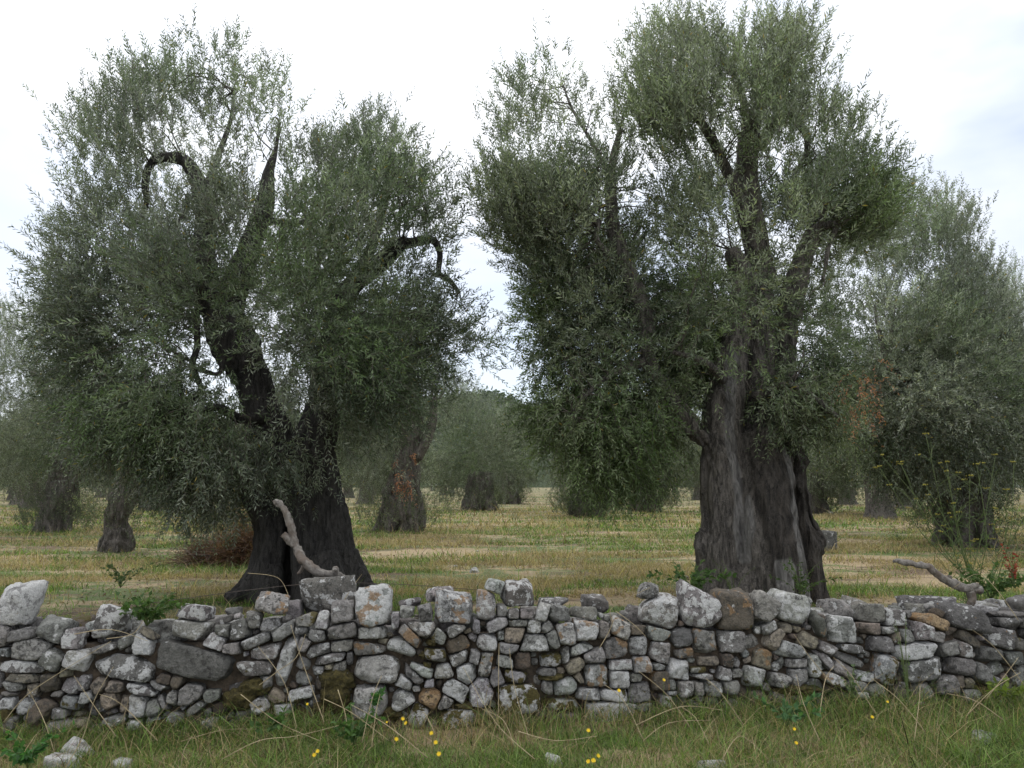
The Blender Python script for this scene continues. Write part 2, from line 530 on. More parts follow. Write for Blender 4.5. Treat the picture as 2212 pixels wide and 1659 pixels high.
def fused(name, bag, off, material, voxel=0.03, dead=None, furrow=0.02, seed=3, parent=None, twist=0.0, dark_mask=None):
    """voxel-fuse the tubes of a trunk, then carve furrows along it"""
    me = bag.mesh(name + '_raw', [], True, off)
    o = bpy.data.objects.new('tmp', me); COL.objects.link(o)
    md = o.modifiers.new('r', 'REMESH'); md.mode = 'VOXEL'; md.voxel_size = voxel
    sm = o.modifiers.new('s', 'SMOOTH'); sm.iterations = 4; sm.factor = 0.5
    dg = bpy.context.evaluated_depsgraph_get()
    ev = o.evaluated_get(dg).to_mesh()
    nv = len(ev.vertices)
    V = np.empty(nv * 3, np.float32); ev.vertices.foreach_get('co', V); V = V.reshape(-1, 3).astype(float)
    Nn = np.empty(nv * 3, np.float32); ev.vertices.foreach_get('normal', Nn); Nn = Nn.reshape(-1, 3)
    nl = len(ev.loops)
    lv = np.empty(nl, np.int32); ev.loops.foreach_get('vertex_index', lv)
    npz = len(ev.polygons)
    lt = np.empty(npz, np.int32); ev.polygons.foreach_get('loop_total', lt)
    ls = np.empty(npz, np.int32); ev.polygons.foreach_get('loop_start', ls)
    q = lv[(ls[lt == 4][:, None] + np.arange(4))] if (lt == 4).any() else None
    t = lv[(ls[lt == 3][:, None] + np.arange(3))] if (lt == 3).any() else None
    o.evaluated_get(dg).to_mesh_clear()
    bpy.data.objects.remove(o); bpy.data.meshes.remove(me)
    W = V + np.array(off)
    q1 = W * np.array([7.0, 7.0, 0.9]); wp = (fbm(W * 1.7, seed + 31, 3) - .5)
    q1[:, 0] += W[:, 2] * twist + wp * 3.2; q1[:, 1] += wp * 2.4
    q2 = W * np.array([17.0, 17.0, 2.2])
    rid = 1 - np.abs(fbm(q1, seed, 3) - 0.5) * 4
    knot = np.clip(fbm(W * np.array([3.2, 3.2, 2.0]), seed + 9, 3) - 0.57, 0, 1) * 7
    V = V + Nn * (furrow * (rid - 0.5) + furrow * 0.6 * (fbm(q2, seed + 4, 2) - 0.5) * 2 - furrow * 1.2 * knot)[:, None]
    da = dead(W) if dead is not None else np.zeros(len(W))
    so_ = dark_mask(W) if dark_mask is not None else np.zeros(len(W))
    me = mesh_np(name, V, q, t, smooth=True, attrs={'dead': ('POINT', da), 'darkened': ('POINT', so_)}, mats=[material])
    return link(name, me, parent)

def px2m(w, d):
    return w / F * d

def pathV(rows, d):
    """rows of (u, v, width_px[, depth offset]) -> points, radii"""
    pts, rad = [], []
    for r in rows:
        dd = d + (r[3] if len(r) > 3 else 0)
        pts.append(P(r[0], r[1], dd)); rad.append(px2m(r[2], dd) / 2)
    return pts, rad

# ------------------------------------------------------------------ crowns
def edge_dist(u, v, poly):
    poly = np.asarray(poly, float)
    a, b = poly, np.roll(poly, -1, 0)
    inside = np.zeros(len(u), bool)
    dm = np.full(len(u), 1e9)
    for (x1, y1), (x2, y2) in zip(a, b):
        c = ((y1 > v) != (y2 > v)) & (u < (x2 - x1) * (v - y1) / (y2 - y1 + 1e-9) + x1)
        inside ^= c
        ex, ey = x2 - x1, y2 - y1
        t = np.clip(((u - x1) * ex + (v - y1) * ey) / (ex * ex + ey * ey + 1e-9), 0, 1)
        dm = np.minimum(dm, np.hypot(u - x1 - t * ex, v - y1 - t * ey))
    return np.where(inside, dm, -dm)

def sprays(centres, out, upness, rg, ns, spread, nl, length, lw, ll, tint_fn, droop=0.25):
    """leafy shoots around cluster centres. Returns leaf verts/quads/tints and twig verts/quads"""
    n = len(centres) * ns
    c = np.repeat(centres, ns, 0)
    o = np.repeat(out, ns, 0)
    up = np.repeat(upness, ns)[:, None]
    off = np.clip(rg.normal(size=(n, 3)), -1.7, 1.7) * spread
    base = c + off
    d = norm(o * 0.5 + rg.normal(size=(n, 3)) * np.where(up > .3, .38, .55) + off / spread * 0.3 + np.array([0, 0, 1.0]) * up)
    Ls = length * rg.uniform(0.55, 1.35, n)
    side = norm(np.cross(d, rg.normal(size=(n, 3))))
    side2 = np.cross(d, side)
    t = (np.arange(nl) // 2 + 0.5) / (nl / 2)
    curve = np.where(up > 0.3, droop * 0.3, droop)
    B = base[:, None, :] + d[:, None, :] * (Ls[:, None] * t[None, :])[:, :, None]
    B[:, :, 2] -= (Ls[:, None] * curve * t[None, :] ** 2)
    sgn = np.where(np.arange(nl) % 2 == 0, 1.0, -1.0)
    alt = ((np.arange(nl) // 2) % 2).astype(float)
    sd = side[:, None, :] * (1 - alt)[None, :, None] + side2[:, None, :] * alt[None, :, None]
    ld = d[:, None, :] * 0.8 + sd * sgn[None, :, None] * 0.75 + rg.normal(size=(n, nl, 3)) * 0.18
    lenf = (ll * (1.1 - 0.45 * t))[None, :].repeat(n, 0)
    keep = rg.random((n, nl)) < 0.9
    Bf, ldf, lf = B[keep], ld[keep], lenf[keep]
    V, Q, _ = leaf_quads(Bf, ldf, rg, lf, lf * lw)
    ctint = tint_fn(c, rg)                                   # per spray
    tt = np.repeat(ctint[:, None, :], nl, 1)[keep] * rg.uniform(0.75, 1.3, (len(Bf), 1))
    yl = rg.random(len(Bf)) < 0.006
    tt[yl] = np.array([0.20, 0.16, 0.02])
    # twig: a thin strip in two planes
    tip = B[:, -1]
    w1 = side * 0.0022 * (ll / 0.06); w2 = side2 * 0.0022 * (ll / 0.06)
    mid = (base + tip) / 2; mid[:, 2] += Ls * curve[:, 0] * 0.2
    TV = np.stack([base - w1, base + w1, mid + w1 * 0.8, mid - w1 * 0.8, mid - w1 * .8, mid + w1 * .8, tip + w1 * .3, tip - w1 * .3], 1)
    TQ = (np.arange(n)[:, None, None] * 8 + np.array([[0, 1, 2, 3], [4, 5, 6, 7]])[None]).reshape(-1, 4)
    return V, Q, tt, TV.reshape(-1, 3), TQ

def build_crown(name, parent, V, Q, tt, TV, TQ, label=None):
    off = np.array(parent.location)
    n1 = len(V)
    allv = np.vstack([V, TV]) - off
    allq = np.vstack([Q, TQ + n1])
    mi = np.concatenate([np.zeros(len(Q)), np.ones(len(TQ))])
    tint = np.vstack([tt, np.full((len(TQ), 3), 0.08)])
    me = mesh_np(name, allv, allq, attrs={'tint': ('FACE', tint)}, mats=[M_LEAF, M_TWIG], midx=mi)
    return link(name, me, parent, label=label)

def olive_tint(dark=(0.048, 0.066, 0.040), light=(0.15, 0.17, 0.132), zlo=2.0, zhi=7.0, green=(0.066, 0.105, 0.034)):
    def f(c, rg):
        k = fbm(c * 1.1, 21, 3)
        k = np.clip((k - 0.40) / 0.2, 0, 1)[:, None]
        g = np.clip((fbm(c * 0.8, 55, 2) - 0.5) / 0.2, 0, 1)[:, None] * 0.7
        a = np.array(dark) * (1 - k) + np.array(light) * k
        hi = np.clip((c[:, 2:3] - 2.5) / 4.5, 0, 1) * 0.35  # higher leaves paler: sky light on the crown top put into their colour
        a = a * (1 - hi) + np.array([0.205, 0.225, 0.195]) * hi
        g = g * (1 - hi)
        cl = hash3(np.round(c[:, 0] * 97).astype(int), np.round(c[:, 1] * 97).astype(int), np.round(c[:, 2] * 97).astype(int), 5)[:, None]
        return (a * (1 - g) + np.array(green) * g) * rg.uniform(0.85, 1.2, (len(c), 1)) * (.6 + .85 * cl)
    return f

def crown_from_outline(tree, poly, d0, thick, nclus, ns, holes=(), seed=1, ll=0.084, lw=0.235, length=0.30, spread=0.17, nl=16,
                       zmid=None, tint=None, gate=0.42, limbs=None, dense=(), edge=170.0, name='crown', thin=0.35, dfun=None, clear=(), airy=None):
    """crown volume whose outline is `poly`; it is `thick` metres deep either side of d0 in the middle and closes towards its edge"""
    rg = np.random.default_rng(seed)
    poly = np.asarray(poly, float)
    lo, hi = poly.min(0), poly.max(0)
    C, O, U = [], [], []
    cnt = 0
    cen = None
    while cnt < nclus:
        m = 4000
        u = rg.uniform(lo[0], hi[0], m); v = rg.uniform(lo[1], hi[1], m)
        e = edge_dist(u, v, poly)
        ok = e > 4
        u, v, e = u[ok], v[ok], e[ok]
        th = thick * np.sqrt(np.clip(e / edge, 0.02, 1))
        s = rg.uniform(-1, 1, len(u))
        dd = d0 + s * th
        if dfun is not None:
            dd = dd + dfun(u, v)
        p = PV(u, v, dd)
        pr = np.ones(len(u))
        for (hu, hv, ru, rv, st) in holes:
            k = (((u - hu) / ru) ** 2 + ((v - hv) / rv) ** 2) / 2.0
            pr *= 1 - min(st * 1.1, 1) * np.exp(-k * k)
        for (hu, hv, ru, rv, st) in dense:
            k = ((u - hu) / ru) ** 2 + ((v - hv) / rv) ** 2
            pr *= 1 + st * np.exp(-k)
        for (path, cr_) in clear:                 # boughs that stand clear of leaves on the near side
            for (a1, b1), (a2, b2) in zip(path[:-1], path[1:]):
                q_ = np.clip(((u - a1) * (a2 - a1) + (v - b1) * (b2 - b1)) / ((a2 - a1) ** 2 + (b2 - b1) ** 2), 0, 1)
                dq = np.hypot(u - a1 - q_ * (a2 - a1), v - b1 - q_ * (b2 - b1))
                pr = np.where((dq < cr_) & (s < .25), pr * .04, pr)
        if airy is not None:
            pr *= np.interp(v, airy[0], airy[1])
        nzv = fbm(p * 0.95, seed + 40, 3)
        pr *= np.clip((nzv - gate) / 0.06, np.interp(v, [300, 750], [.03, .25]), 1)
        pr *= np.where(e < 50, thin + (1 - thin) * e / 50, 1)
        pr = pr / 1.8
        ok = rg.random(len(u)) < pr
        p, u, v, s = p[ok], u[ok], v[ok], s[ok]
        C.append(p)
        cu, cv = poly[:, 0].mean(), poly[:, 1].mean()
        o = norm(np.stack([(u - cu) / 300, s * 0.8, -(v - cv) / 300], -1))
        O.append(o)
        U.append(np.interp(p[:, 2], [0.8, 2.4, 3.8, 6.5], [-0.75, -0.25, 0.5, 1.5]))
        cnt += len(p)
    C = np.vstack(C)[:nclus]; O = np.vstack(O)[:nclus]; U = np.concatenate(U)[:nclus]
    out = sprays(C, O, U, rg, ns, spread, nl, length, lw, ll, tint or olive_tint())
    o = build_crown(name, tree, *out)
    return C

def branchlets(tree, C, limb_pts, rg, nb, r0=0.022, mat_=None, name='branches'):
    """thin branches from the limbs to the leaf clusters"""
    limb_pts = np.asarray(limb_pts)
    bag = Bag()
    idx = rg.choice(len(C), min(nb, len(C)), replace=False)
    for i in idx:
        c = C[i]
        w = np.linalg.norm((limb_pts - c) * np.array([1, 1, 1]), axis=1) + np.maximum(limb_pts[:, 2] - c[2], 0) * 0.5
        j = np.argsort(w)[rg.integers(0, 3)]
        a = limb_pts[j]
        ln = np.linalg.norm(c - a)
        if ln < 0.15 or ln > 2.4:
            continue
        m1 = a + (c - a) * 0.35 + rg.normal(size=3) * 0.10 * ln + np.array([0, 0, 0.10 * ln])
        m2 = a + (c - a) * 0.7 + rg.normal(size=3) * 0.10 * ln + np.array([0, 0, 0.10 * ln])
        r = r0 * rg.uniform(0.6, 1.3)
        bag.add(tube([a, m1, m2, c], [r, r * 0.7, r * 0.45, r * 0.2], seg=5, sub=3, seed=int(i)))
    return link(name, bag.mesh(name, [mat_ or M_TWIG], True, tree.location), tree)

def densify(rows, d, step=6):
    pts, rad = pathV(rows, d)
    c, r = smooth_path(pts, rad, step)
    return c

# ------------------------------------------------------------------ the left front tree
def near_polyline(polys):
    """mask of strips of bare dead wood: list of (points, half width m)"""
    def f(W):
        m = np.zeros(len(W))
        for pts, hw in polys:
            pts = np.asarray(pts)
            best = np.full(len(W), 1e9)
            for a, b in zip(pts[:-1], pts[1:]):
                ab = (b - a)[[0, 2]]
                t = np.clip(((W[:, [0, 2]] - a[[0, 2]]) @ ab) / (ab @ ab), 0, 1)
                q = a[[0, 2]] + t[:, None] * ab
                best = np.minimum(best, np.hypot(*(W[:, [0, 2]] - q).T))
            best = best + (fbm(W * np.array([9, 9, 3]), 77, 2) - 0.5) * hw * 1.2
            m = np.maximum(m, np.clip((hw - best) / (hw * 0.25), 0, 1))
        front = W[:, 1] < pts[:, 1].mean() + 0.25
        return m * front
    return f

D1 = 10.3
def tree_left():
    base = G(668, 1284)
    base[2] = 0
    t = thing('olive_tree', 'huge old olive tree with dark double trunk behind the leaning dead branch', 'tree', tuple(base), 'olive trees of the grove')
    b = Bag()
    def T(rows, seg=16, **k):
        p, r = pathV(rows, D1)
        b.add(tube(p, r, seg=seg, **k))
    T([(566, 1330, 92, -.1), (574, 1275, 74, -.1), (581, 1200, 62, -.1), (583, 1130, 66, -.05), (578, 1085, 82), (590, 1020, 92), (605, 960, 80)], flute=.06, nfl=4, seed=1)
    T([(702, 1330, 185, .1), (702, 1275, 148, .1), (700, 1200, 130, .1), (690, 1120, 124, .1), (672, 1040, 124, .1), (662, 970, 112, .1)], seg=26, flute=.07, nfl=6, seed=2)
    T([(662, 1330, 70, -.3), (660, 1260, 56, -.28), (656, 1180, 52, -.26), (648, 1090, 56, -.2), (640, 1000, 70, 0)], seed=3, flute=.05, nfl=4)
    T([(622, 1330, 60, .3), (620, 1240, 50, .3), (616, 1150, 52, .3), (622, 1060, 60, .2), (640, 990, 60, .2)], seed=31)
    T([(745, 1330, 110, -.1), (735, 1260, 84, -.1), (718, 1170, 62, -.05), (702, 1080, 56, 0)], seed=4, flute=.05)
    T([(575, 1190, 50, -.05), (560, 1240, 52, -.1), (528, 1275, 40, -.2), (492, 1298, 26, -.3)], seed=5)
    T([(745, 1200, 56, 0), (768, 1245, 52, 0), (798, 1275, 36, -.05), (832, 1292, 22, -.1)], seed=6)
    T([(700, 1200, 60, -.4), (712, 1250, 62, -.5), (730, 1285, 60, -.6)], seed=7)
    T([(590, 1220, 40, -.2), (586, 1262, 44, -.3), (578, 1292, 42, -.4)], seed=8)
    T([(546, 1052, 26, -.1), (540, 1078, 34, -.15), (552, 1096, 26, -.1)], seg=10, seed=9)
    # left stem
    T([(612, 1000, 84, 0), (582, 920, 82, 0), (560, 870, 74, 0), (545, 815, 78, 0), (520, 765, 104, -.05), (492, 715, 98, -.05), (484, 672, 74, 0)], seg=16, flute=.05, seed=10)
    # right stem
    T([(664, 990, 108, .1), (690, 925, 84, .1), (704, 860, 70, .1), (714, 790, 64, .15), (722, 720, 58, .2)], seg=16, flute=.06, seed=11)
    fused('trunk', b, base, M_BARK_DARK, 0.022, furrow=.034, seed=5, parent=t)
    limbs = []
    def limb(rows, seed, seg=9, lump=.22):
        p, r = pathV(rows, D1)
        bb = Bag(); bb.add(tube(p, r, seg=seg, lump=lump, seed=seed))
        me = bb.mesh('limb', [M_BARK_DARK], True, base)
        link('limb', me, t)
        limbs.append(densify(rows, D1))
    limb([(486, 700, 78), (498, 640, 66, .1), (528, 565, 54, .2), (556, 490, 44, .2), (574, 430, 40, .2), (580, 375, 26, .2), (596, 320, 10, .3), (604, 260, 4, .4)], 1)
    limb([(484, 715, 70), (452, 640, 58, -.1), (440, 560, 52, -.2), (444, 490, 48, -.2), (436, 420, 42, -.3), (418, 372, 34, -.3), (395, 345, 28, -.4), (350, 340, 20, -.4), (322, 360, 17, -.4), (314, 400, 17, -.4), (316, 440, 12, -.4), (302, 475, 11, -.4), (272, 488, 8, -.4)], 2)
    limb([(708, 840, 60, .15), (716, 760, 60, .2), (728, 680, 54, .2), (748, 632, 48, .1), (790, 592, 44, 0), (830, 560, 42, -.1), (862, 528, 36, -.2), (890, 524, 24, -.2), (932, 518, 17, -.3), (950, 545, 13, -.3), (948, 590, 12, -.3), (972, 606, 11, -.3), (992, 634, 9, -.3)], 3)
    limb([(735, 670, 44, .2), (770, 600, 30, .5), (800, 540, 24, .7), (830, 440, 18, .9), (850, 330, 12, 1)], 4)
    limb([(560, 480, 24, .2), (600, 478, 16, .4), (640, 482, 13, .6), (690, 470, 9, .9)], 5, 7)
    limb([(428, 640, 14, -.5), (425, 700, 15, -.5), (426, 752, 15, -.5), (415, 790, 13, -.5), (432, 830, 12, -.5), (428, 852, 11, -.5), (398, 882, 9, -.5), (370, 900, 6, -.5)], 6, 7)
    limb([(480, 770, 14, -.5), (478, 800, 12, -.55), (464, 808, 9, -.55), (422, 796, 9, -.5)], 7, 6)
    limb([(720, 760, 44, .2), (760, 720, 22, -.3), (800, 760, 18, -.6), (796, 820, 14, -.7), (806, 880, 8, -.8)], 8, 7)
    limb([(575, 900, 30, -.2), (520, 905, 22, -.6), (470, 880, 16, -.9), (400, 900, 12, -1.2), (330, 930, 8, -1.4)], 9, 7)
    limb([(660, 640, 20, .6), (690, 560, 16, .8), (720, 470, 12, 1)], 10, 6)
    limb([(405, 420, 12, -.4), (402, 460, 13, -.4), (384, 480, 9, -.4)], 11, 6)
    limb([(490, 690, 40, .3), (400, 620, 26, .8), (300, 580, 18, 1.1), (220, 540, 12, 1.3)], 12, 7)
    limb([(436, 440, 24, .1), (470, 340, 15, .3), (498, 260, 9, .4), (505, 190, 4, .4)], 13, 7)
    poly = [(118, 500), (160, 455), (195, 400), (165, 350), (130, 300), (155, 250), (220, 215), (262, 140), (330, 140), (372, 75), (430, 95), (490, 70),
            (540, 140), (600, 170), (640, 215), (668, 290), (715, 285), (770, 265), (800, 275), (870, 262), (930, 300), (965, 360), (978, 430), (982, 500), (960, 560),
            (985, 640), (1035, 680), (1072, 750), (1040, 775), (985, 790), (945, 850), (905, 900), (850, 950), (770, 965),
            (712, 985), (690, 1050), (640, 1080), (560, 1065), (525, 1060), (500, 1110), (440, 1125), (380, 1105), (330, 1050), (250, 1000), (165, 960),
            (110, 880), (95, 800), (60, 720), (100, 640), (92, 560)]
    holes = [(575, 735, 28, 60, .95), (535, 580, 22, 40, .8), (550, 640, 16, 40, .9), (540, 850, 60, 70, .85), (500, 760, 45, 55, .75), (345, 770, 60, 30, .5),
             (880, 610, 60, 30, .5), (960, 600, 30, 60, .8), (640, 330, 30, 40, .5), (690, 870, 40, 60, .8), (280, 430, 60, 60, .45),
             (330, 700, 60, 30, .5), (660, 530, 40, 30, .5), (985, 700, 20, 20, .3), (850, 1000, 100, 40, .6), (610, 430, 30, 60, .5), (620, 200, 40, 60, .3)]
    dense = [(300, 900, 160, 100, .9), (620, 960, 90, 90, .8), (850, 780, 130, 100, .8), (250, 650, 120, 80, .4), (430, 250, 130, 100, .35), (870, 400, 100, 120, .4)]
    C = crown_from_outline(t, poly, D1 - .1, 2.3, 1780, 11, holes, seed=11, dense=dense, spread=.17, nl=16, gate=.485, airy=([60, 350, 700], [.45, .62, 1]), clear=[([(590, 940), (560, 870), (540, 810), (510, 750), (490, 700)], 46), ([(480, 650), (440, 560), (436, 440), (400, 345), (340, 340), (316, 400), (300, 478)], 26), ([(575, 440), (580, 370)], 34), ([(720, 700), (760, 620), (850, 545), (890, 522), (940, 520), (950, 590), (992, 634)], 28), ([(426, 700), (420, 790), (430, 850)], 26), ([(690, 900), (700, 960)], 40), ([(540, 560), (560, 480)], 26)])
    branchlets(t, C, np.vstack(limbs), np.random.default_rng(3), 380, r0=.011)
    return t
tree_left()

# ------------------------------------------------------------------ the right front tree
D2 = 10.0
def tree_right():
    base = G(1642, 1290); base[2] = 0
    t = thing('olive_tree', 'huge old olive tree with thick grey fluted trunk and pale dead wood strips', 'tree', tuple(base), 'olive trees of the grove')
    b = Bag()
    def T(rows, seg=16, **k):
        p, r = pathV(rows, D2)
        b.add(tube(p, r, seg=seg, **k))
    T([(1640, 1340, 190, .5), (1642, 1270, 184, .5), (1640, 1200, 180, .5), (1636, 1120, 172, .5), (1628, 1040, 162, .45), (1618, 970, 150, .4), (1612, 930, 130, .4)], seg=30, flute=.06, nfl=7, seed=2)
    T([(1548, 1340, 100, -.2), (1544, 1270, 78, -.2), (1548, 1200, 78, -.2), (1556, 1120, 72, -.2), (1557, 1040, 76, -.2), (1556, 970, 80, -.15), (1560, 900, 78, -.05), (1568, 830, 70, 0)], flute=.05, nfl=4, seed=1)
    T([(1600, 1330, 50, -.4), (1596, 1240, 40, -.36), (1594, 1160, 38, -.36), (1590, 1080, 32, -.34), (1582, 1000, 32, -.3), (1578, 920, 34, -.25), (1580, 860, 36, -.15), (1592, 790, 34, -.05)], seed=3, flute=.1, nfl=3)
    T([(1668, 1330, 160, -.35), (1664, 1240, 138, -.38), (1660, 1150, 124, -.36), (1654, 1060, 112, -.3), (1648, 990, 96, -.2), (1640, 940, 80, -.1)], seg=20, seed=4, flute=.04, nfl=5)
    T([(1750, 1340, 92, .1), (1742, 1270, 70, .1), (1738, 1200, 64, .1), (1742, 1165, 70, .1), (1728, 1090, 58, .1), (1722, 1020, 48, .15), (1700, 950, 56, .2)], seed=5, flute=.06)
    T([(1708, 1330, 60, -.45), (1718, 1290, 40, -.45), (1712, 1220, 28, -.42), (1704, 1140, 24, -.4), (1706, 1060, 22, -.3), (1706, 985, 16, -.2)], seg=10, seed=6)
    T([(1518, 1150, 30, -.2), (1520, 1178, 42, -.25), (1530, 1210, 34, -.25)], seg=10, seed=7)
    T([(1600, 1240, 60, -.45), (1600, 1290, 76, -.6), (1602, 1320, 80, -.7)], seg=12, seed=8)
    T([(1688, 1220, 50, -.5), (1680, 1280, 70, -.65), (1676, 1320, 84, -.7)], seg=12, seed=9)
    T([(1545, 1240, 50, -.3), (1528, 1290, 56, -.4), (1515, 1330, 50, -.5)], seg=12, seed=10)
    # stems above
    T([(1560, 930, 86, 0), (1566, 860, 78, 0), (1578, 790, 62, 0), (1592, 720, 50, .1), (1604, 650, 52, .1), (1612, 590, 56, .1)], seg=14, seed=11, flute=.05)
    T([(1640, 960, 120, .3), (1634, 880, 92, .4), (1632, 800, 76, .4), (1636, 720, 66, .4), (1640, 640, 62, .4)], seg=16, seed=12, flute=.06)
    T([(1690, 970, 80, .4), (1688, 880, 70, .5), (1690, 800, 64, .5), (1696, 730, 58, .5), (1706, 670, 58, .4)], seg=14, seed=13, flute=.05)
    T([(1545, 985, 40, -.1), (1520, 955, 42, -.2), (1498, 925, 38, -.3), (1478, 895, 32, -.4), (1450, 862, 28, -.4)], seg=12, seed=14)
    def dw(rows):
        return np.array(pathV(rows, D2 - .35)[0])
    dead = near_polyline([
        (dw([(1592, 760, 1), (1582, 860, 1), (1576, 960, 1), (1588, 1040, 1), (1600, 1130, 1), (1596, 1200, 1)]), px2m(15, D2)),
        (dw([(1706, 978, 1), (1706, 1060, 1), (1702, 1130, 1), (1712, 1220, 1), (1728, 1290, 1)]), px2m(11, D2)),
        (dw([(1672, 1225, 1), (1680, 1290, 1)]), px2m(20, D2))])
    fused('trunk', b, base, M_BARK, 0.022, dead=dead, furrow=.05, seed=15, parent=t, twist=.6, dark_mask=lambda W: np.clip((W[:, 0] - (P(1606, 1150, D2)[0] + .06 * np.sin(W[:, 2] * 3))) / .04, 0, 1) * np.clip((2.35 - W[:, 2]) / .3, 0, 1))  # trunk darker right of the left column, fading out below the stems
    limbs = []
    def limb(rows, seed, seg=9, lump=.22):
        p, r = pathV(rows, D2)
        bb = Bag(); bb.add(tube(p, r, seg=seg, lump=lump, seed=seed))
        link('limb', bb.mesh('limb', [M_BARK], True, base), t)
        limbs.append(densify(rows, D2))
    limb([(1465, 880, 30, -.4), (1428, 830, 30, -.4), (1402, 780, 34, -.4), (1398, 710, 36, -.3), (1380, 640, 38, -.3), (1352, 570, 36, -.2), (1326, 500, 34, -.2), (1320, 430, 28, -.2), (1322, 360, 20, -.1), (1340, 280, 12, 0)], 1)
    limb([(1640, 660, 62, .4), (1644, 590, 62, .4), (1632, 520, 58, .3), (1618, 440, 54, .2), (1614, 350, 50, .2), (1622, 270, 42, .2), (1640, 228, 26, .2), (1660, 170, 12, .2)], 2, 12)
    limb([(1612, 480, 40, 0), (1592, 420, 26, -.1), (1566, 360, 24, -.2), (1540, 305, 22, -.3), (1505, 255, 17, -.4), (1460, 225, 10, -.4)], 3)
    limb([(1704, 690, 58, .4), (1714, 630, 54, .3), (1734, 560, 44, .2), (1756, 508, 38, .1), (1776, 490, 22, 0), (1806, 488, 14, -.1), (1790, 530, 11, -.2), (1784, 570, 9, -.3), (1776, 610, 6, -.3)], 4, 12)
    limb([(1770, 495, 18, 0), (1782, 440, 15, 0), (1780, 390, 12, .1), (1790, 320, 8, .2)], 5, 7)
    limb([(1640, 320, 30, .2), (1690, 240, 22, .1), (1726, 268, 20, 0), (1744, 300, 15, -.1), (1738, 345, 12, -.1), (1712, 372, 8, -.1)], 6, 8)
    limb([(1612, 610, 50, .1), (1590, 560, 44, 0), (1578, 540, 30, 0)], 7, 10)
    limb([(1326, 560, 14, -.6), (1290, 520, 14, -.6), (1292, 488, 12, -.6), (1300, 470, 8, -.6)], 8, 7)
    limb([(1400, 780, 24, -.4), (1340, 800, 14, -.6), (1280, 840, 10, -.8), (1230, 900, 7, -.9)], 9, 6)
    limb([(1630, 860, 30, -.2), (1700, 830, 16, -.7), (1760, 860, 12, -1), (1810, 900, 8, -1.2)], 10, 6)
    limb([(1560, 820, 26, -.3), (1520, 780, 16, -.8), (1450, 760, 10, -1.1)], 11, 6)
    limb([(1622, 300, 24, .3), (1600, 200, 16, .4), (1560, 120, 10, .5), (1500, 60, 6, .5)], 12, 6)
    limb([(1640, 230, 22, .2), (1690, 150, 16, .3), (1720, 70, 8, .3)], 13, 6)
    limb([(1322, 390, 16, 0), (1280, 310, 9, .2), (1236, 235, 6, .4), (1215, 180, 3, .4)], 14, 6)
    limb([(1760, 500, 20, .3), (1840, 430, 12, .7), (1885, 370, 7, .9), (1905, 320, 3, 1)], 15, 6)
    polyL = [(1170, 110), (1215, 75), (1270, 110), (1310, 150), (1325, 220), (1350, 300), (1385, 380), (1400, 450), (1430, 540), (1440, 640), (1470, 720), (1500, 800),
             (1480, 900), (1455, 990), (1425, 1035), (1370, 1050), (1330, 1085), (1290, 1060), (1240, 985), (1180, 940), (1125, 880), (1120, 790), (1150, 740), (1130, 680), (1160, 610),
             (1120, 560), (1070, 520), (1055, 460), (1035, 400), (1055, 340), (1030, 290), (1085, 260), (1110, 180)]
    polyR = [(1365, 110), (1400, 70), (1440, 40), (1500, 50), (1560, 70), (1620, 45), (1690, 30), (1745, 50), (1758, 110), (1775, 160), (1750, 200), (1800, 215), (1870, 225),
             (1925, 260), (1940, 300), (1900, 345), (1940, 390), (1930, 460), (1880, 520), (1830, 560), (1790, 640), (1770, 720), (1800, 800), (1840, 880), (1830, 930), (1760, 940),
             (1690, 930), (1620, 955), (1570, 930), (1520, 890), (1480, 860), (1440, 780), (1420, 690), (1440, 600), (1400, 520), (1385, 430), (1420, 370), (1380, 330), (1345, 270), (1350, 200)]
    holesL = [(1385, 430, 44, 60, 1), (1425, 550, 36, 60, 1), (1390, 330, 40, 50, .9), (1120, 600, 30, 30, .5), (1230, 330, 60, 50, .5), (1450, 690, 20, 30, .5), (1250, 200, 90, 100, .45),
              (1160, 330, 50, 40, .4), (1340, 690, 60, 40, .3), (1300, 790, 80, 30, .35), (1080, 330, 50, 40, .4)]
    denseL = [(1200, 450, 110, 80, .9), (1300, 870, 150, 120, .6), (1250, 690, 130, 110, .8)]
    holesR = [(1400, 390, 46, 60, 1), (1420, 540, 30, 60, .9), (1590, 70, 24, 60, .8), (1770, 205, 30, 24, .8), (1370, 160, 24, 40, .7), (1820, 340, 24, 30, .5), (1520, 330, 50, 40, .6), (1700, 560, 30, 70, .8), (1720, 720, 30, 60, .8), (1600, 880, 50, 60, .85), (1660, 340, 40, 60, .5), (1560, 250, 40, 40, .5),
              (1800, 620, 30, 60, .5), (1540, 120, 60, 50, .3), (1740, 300, 30, 50, .7), (1500, 560, 50, 40, .5), (1640, 780, 50, 70, .6), (1890, 430, 40, 40, .3)]
    denseR = [(1450, 250, 80, 60, .7), (1820, 430, 90, 80, .7), (1640, 690, 110, 80, .3), (1700, 120, 70, 60, .4), (1540, 760, 90, 60, .5), (1720, 850, 90, 50, .6)]
    tint = olive_tint((0.046, 0.070, 0.030), (0.125, 0.152, 0.085), green=(0.072, 0.118, 0.028))
    C1 = crown_from_outline(t, polyL, D2 + .1, 1.9, 1000, 11, holesL, seed=31, dense=denseL, spread=.165, nl=16, gate=.485, tint=tint, airy=([80, 300, 460], [.42, .5, 1]), clear=[([(1405, 790), (1396, 710), (1380, 640)], 30), ([(1330, 520), (1322, 440)], 30), ([(1290, 520), (1300, 470)], 24)])
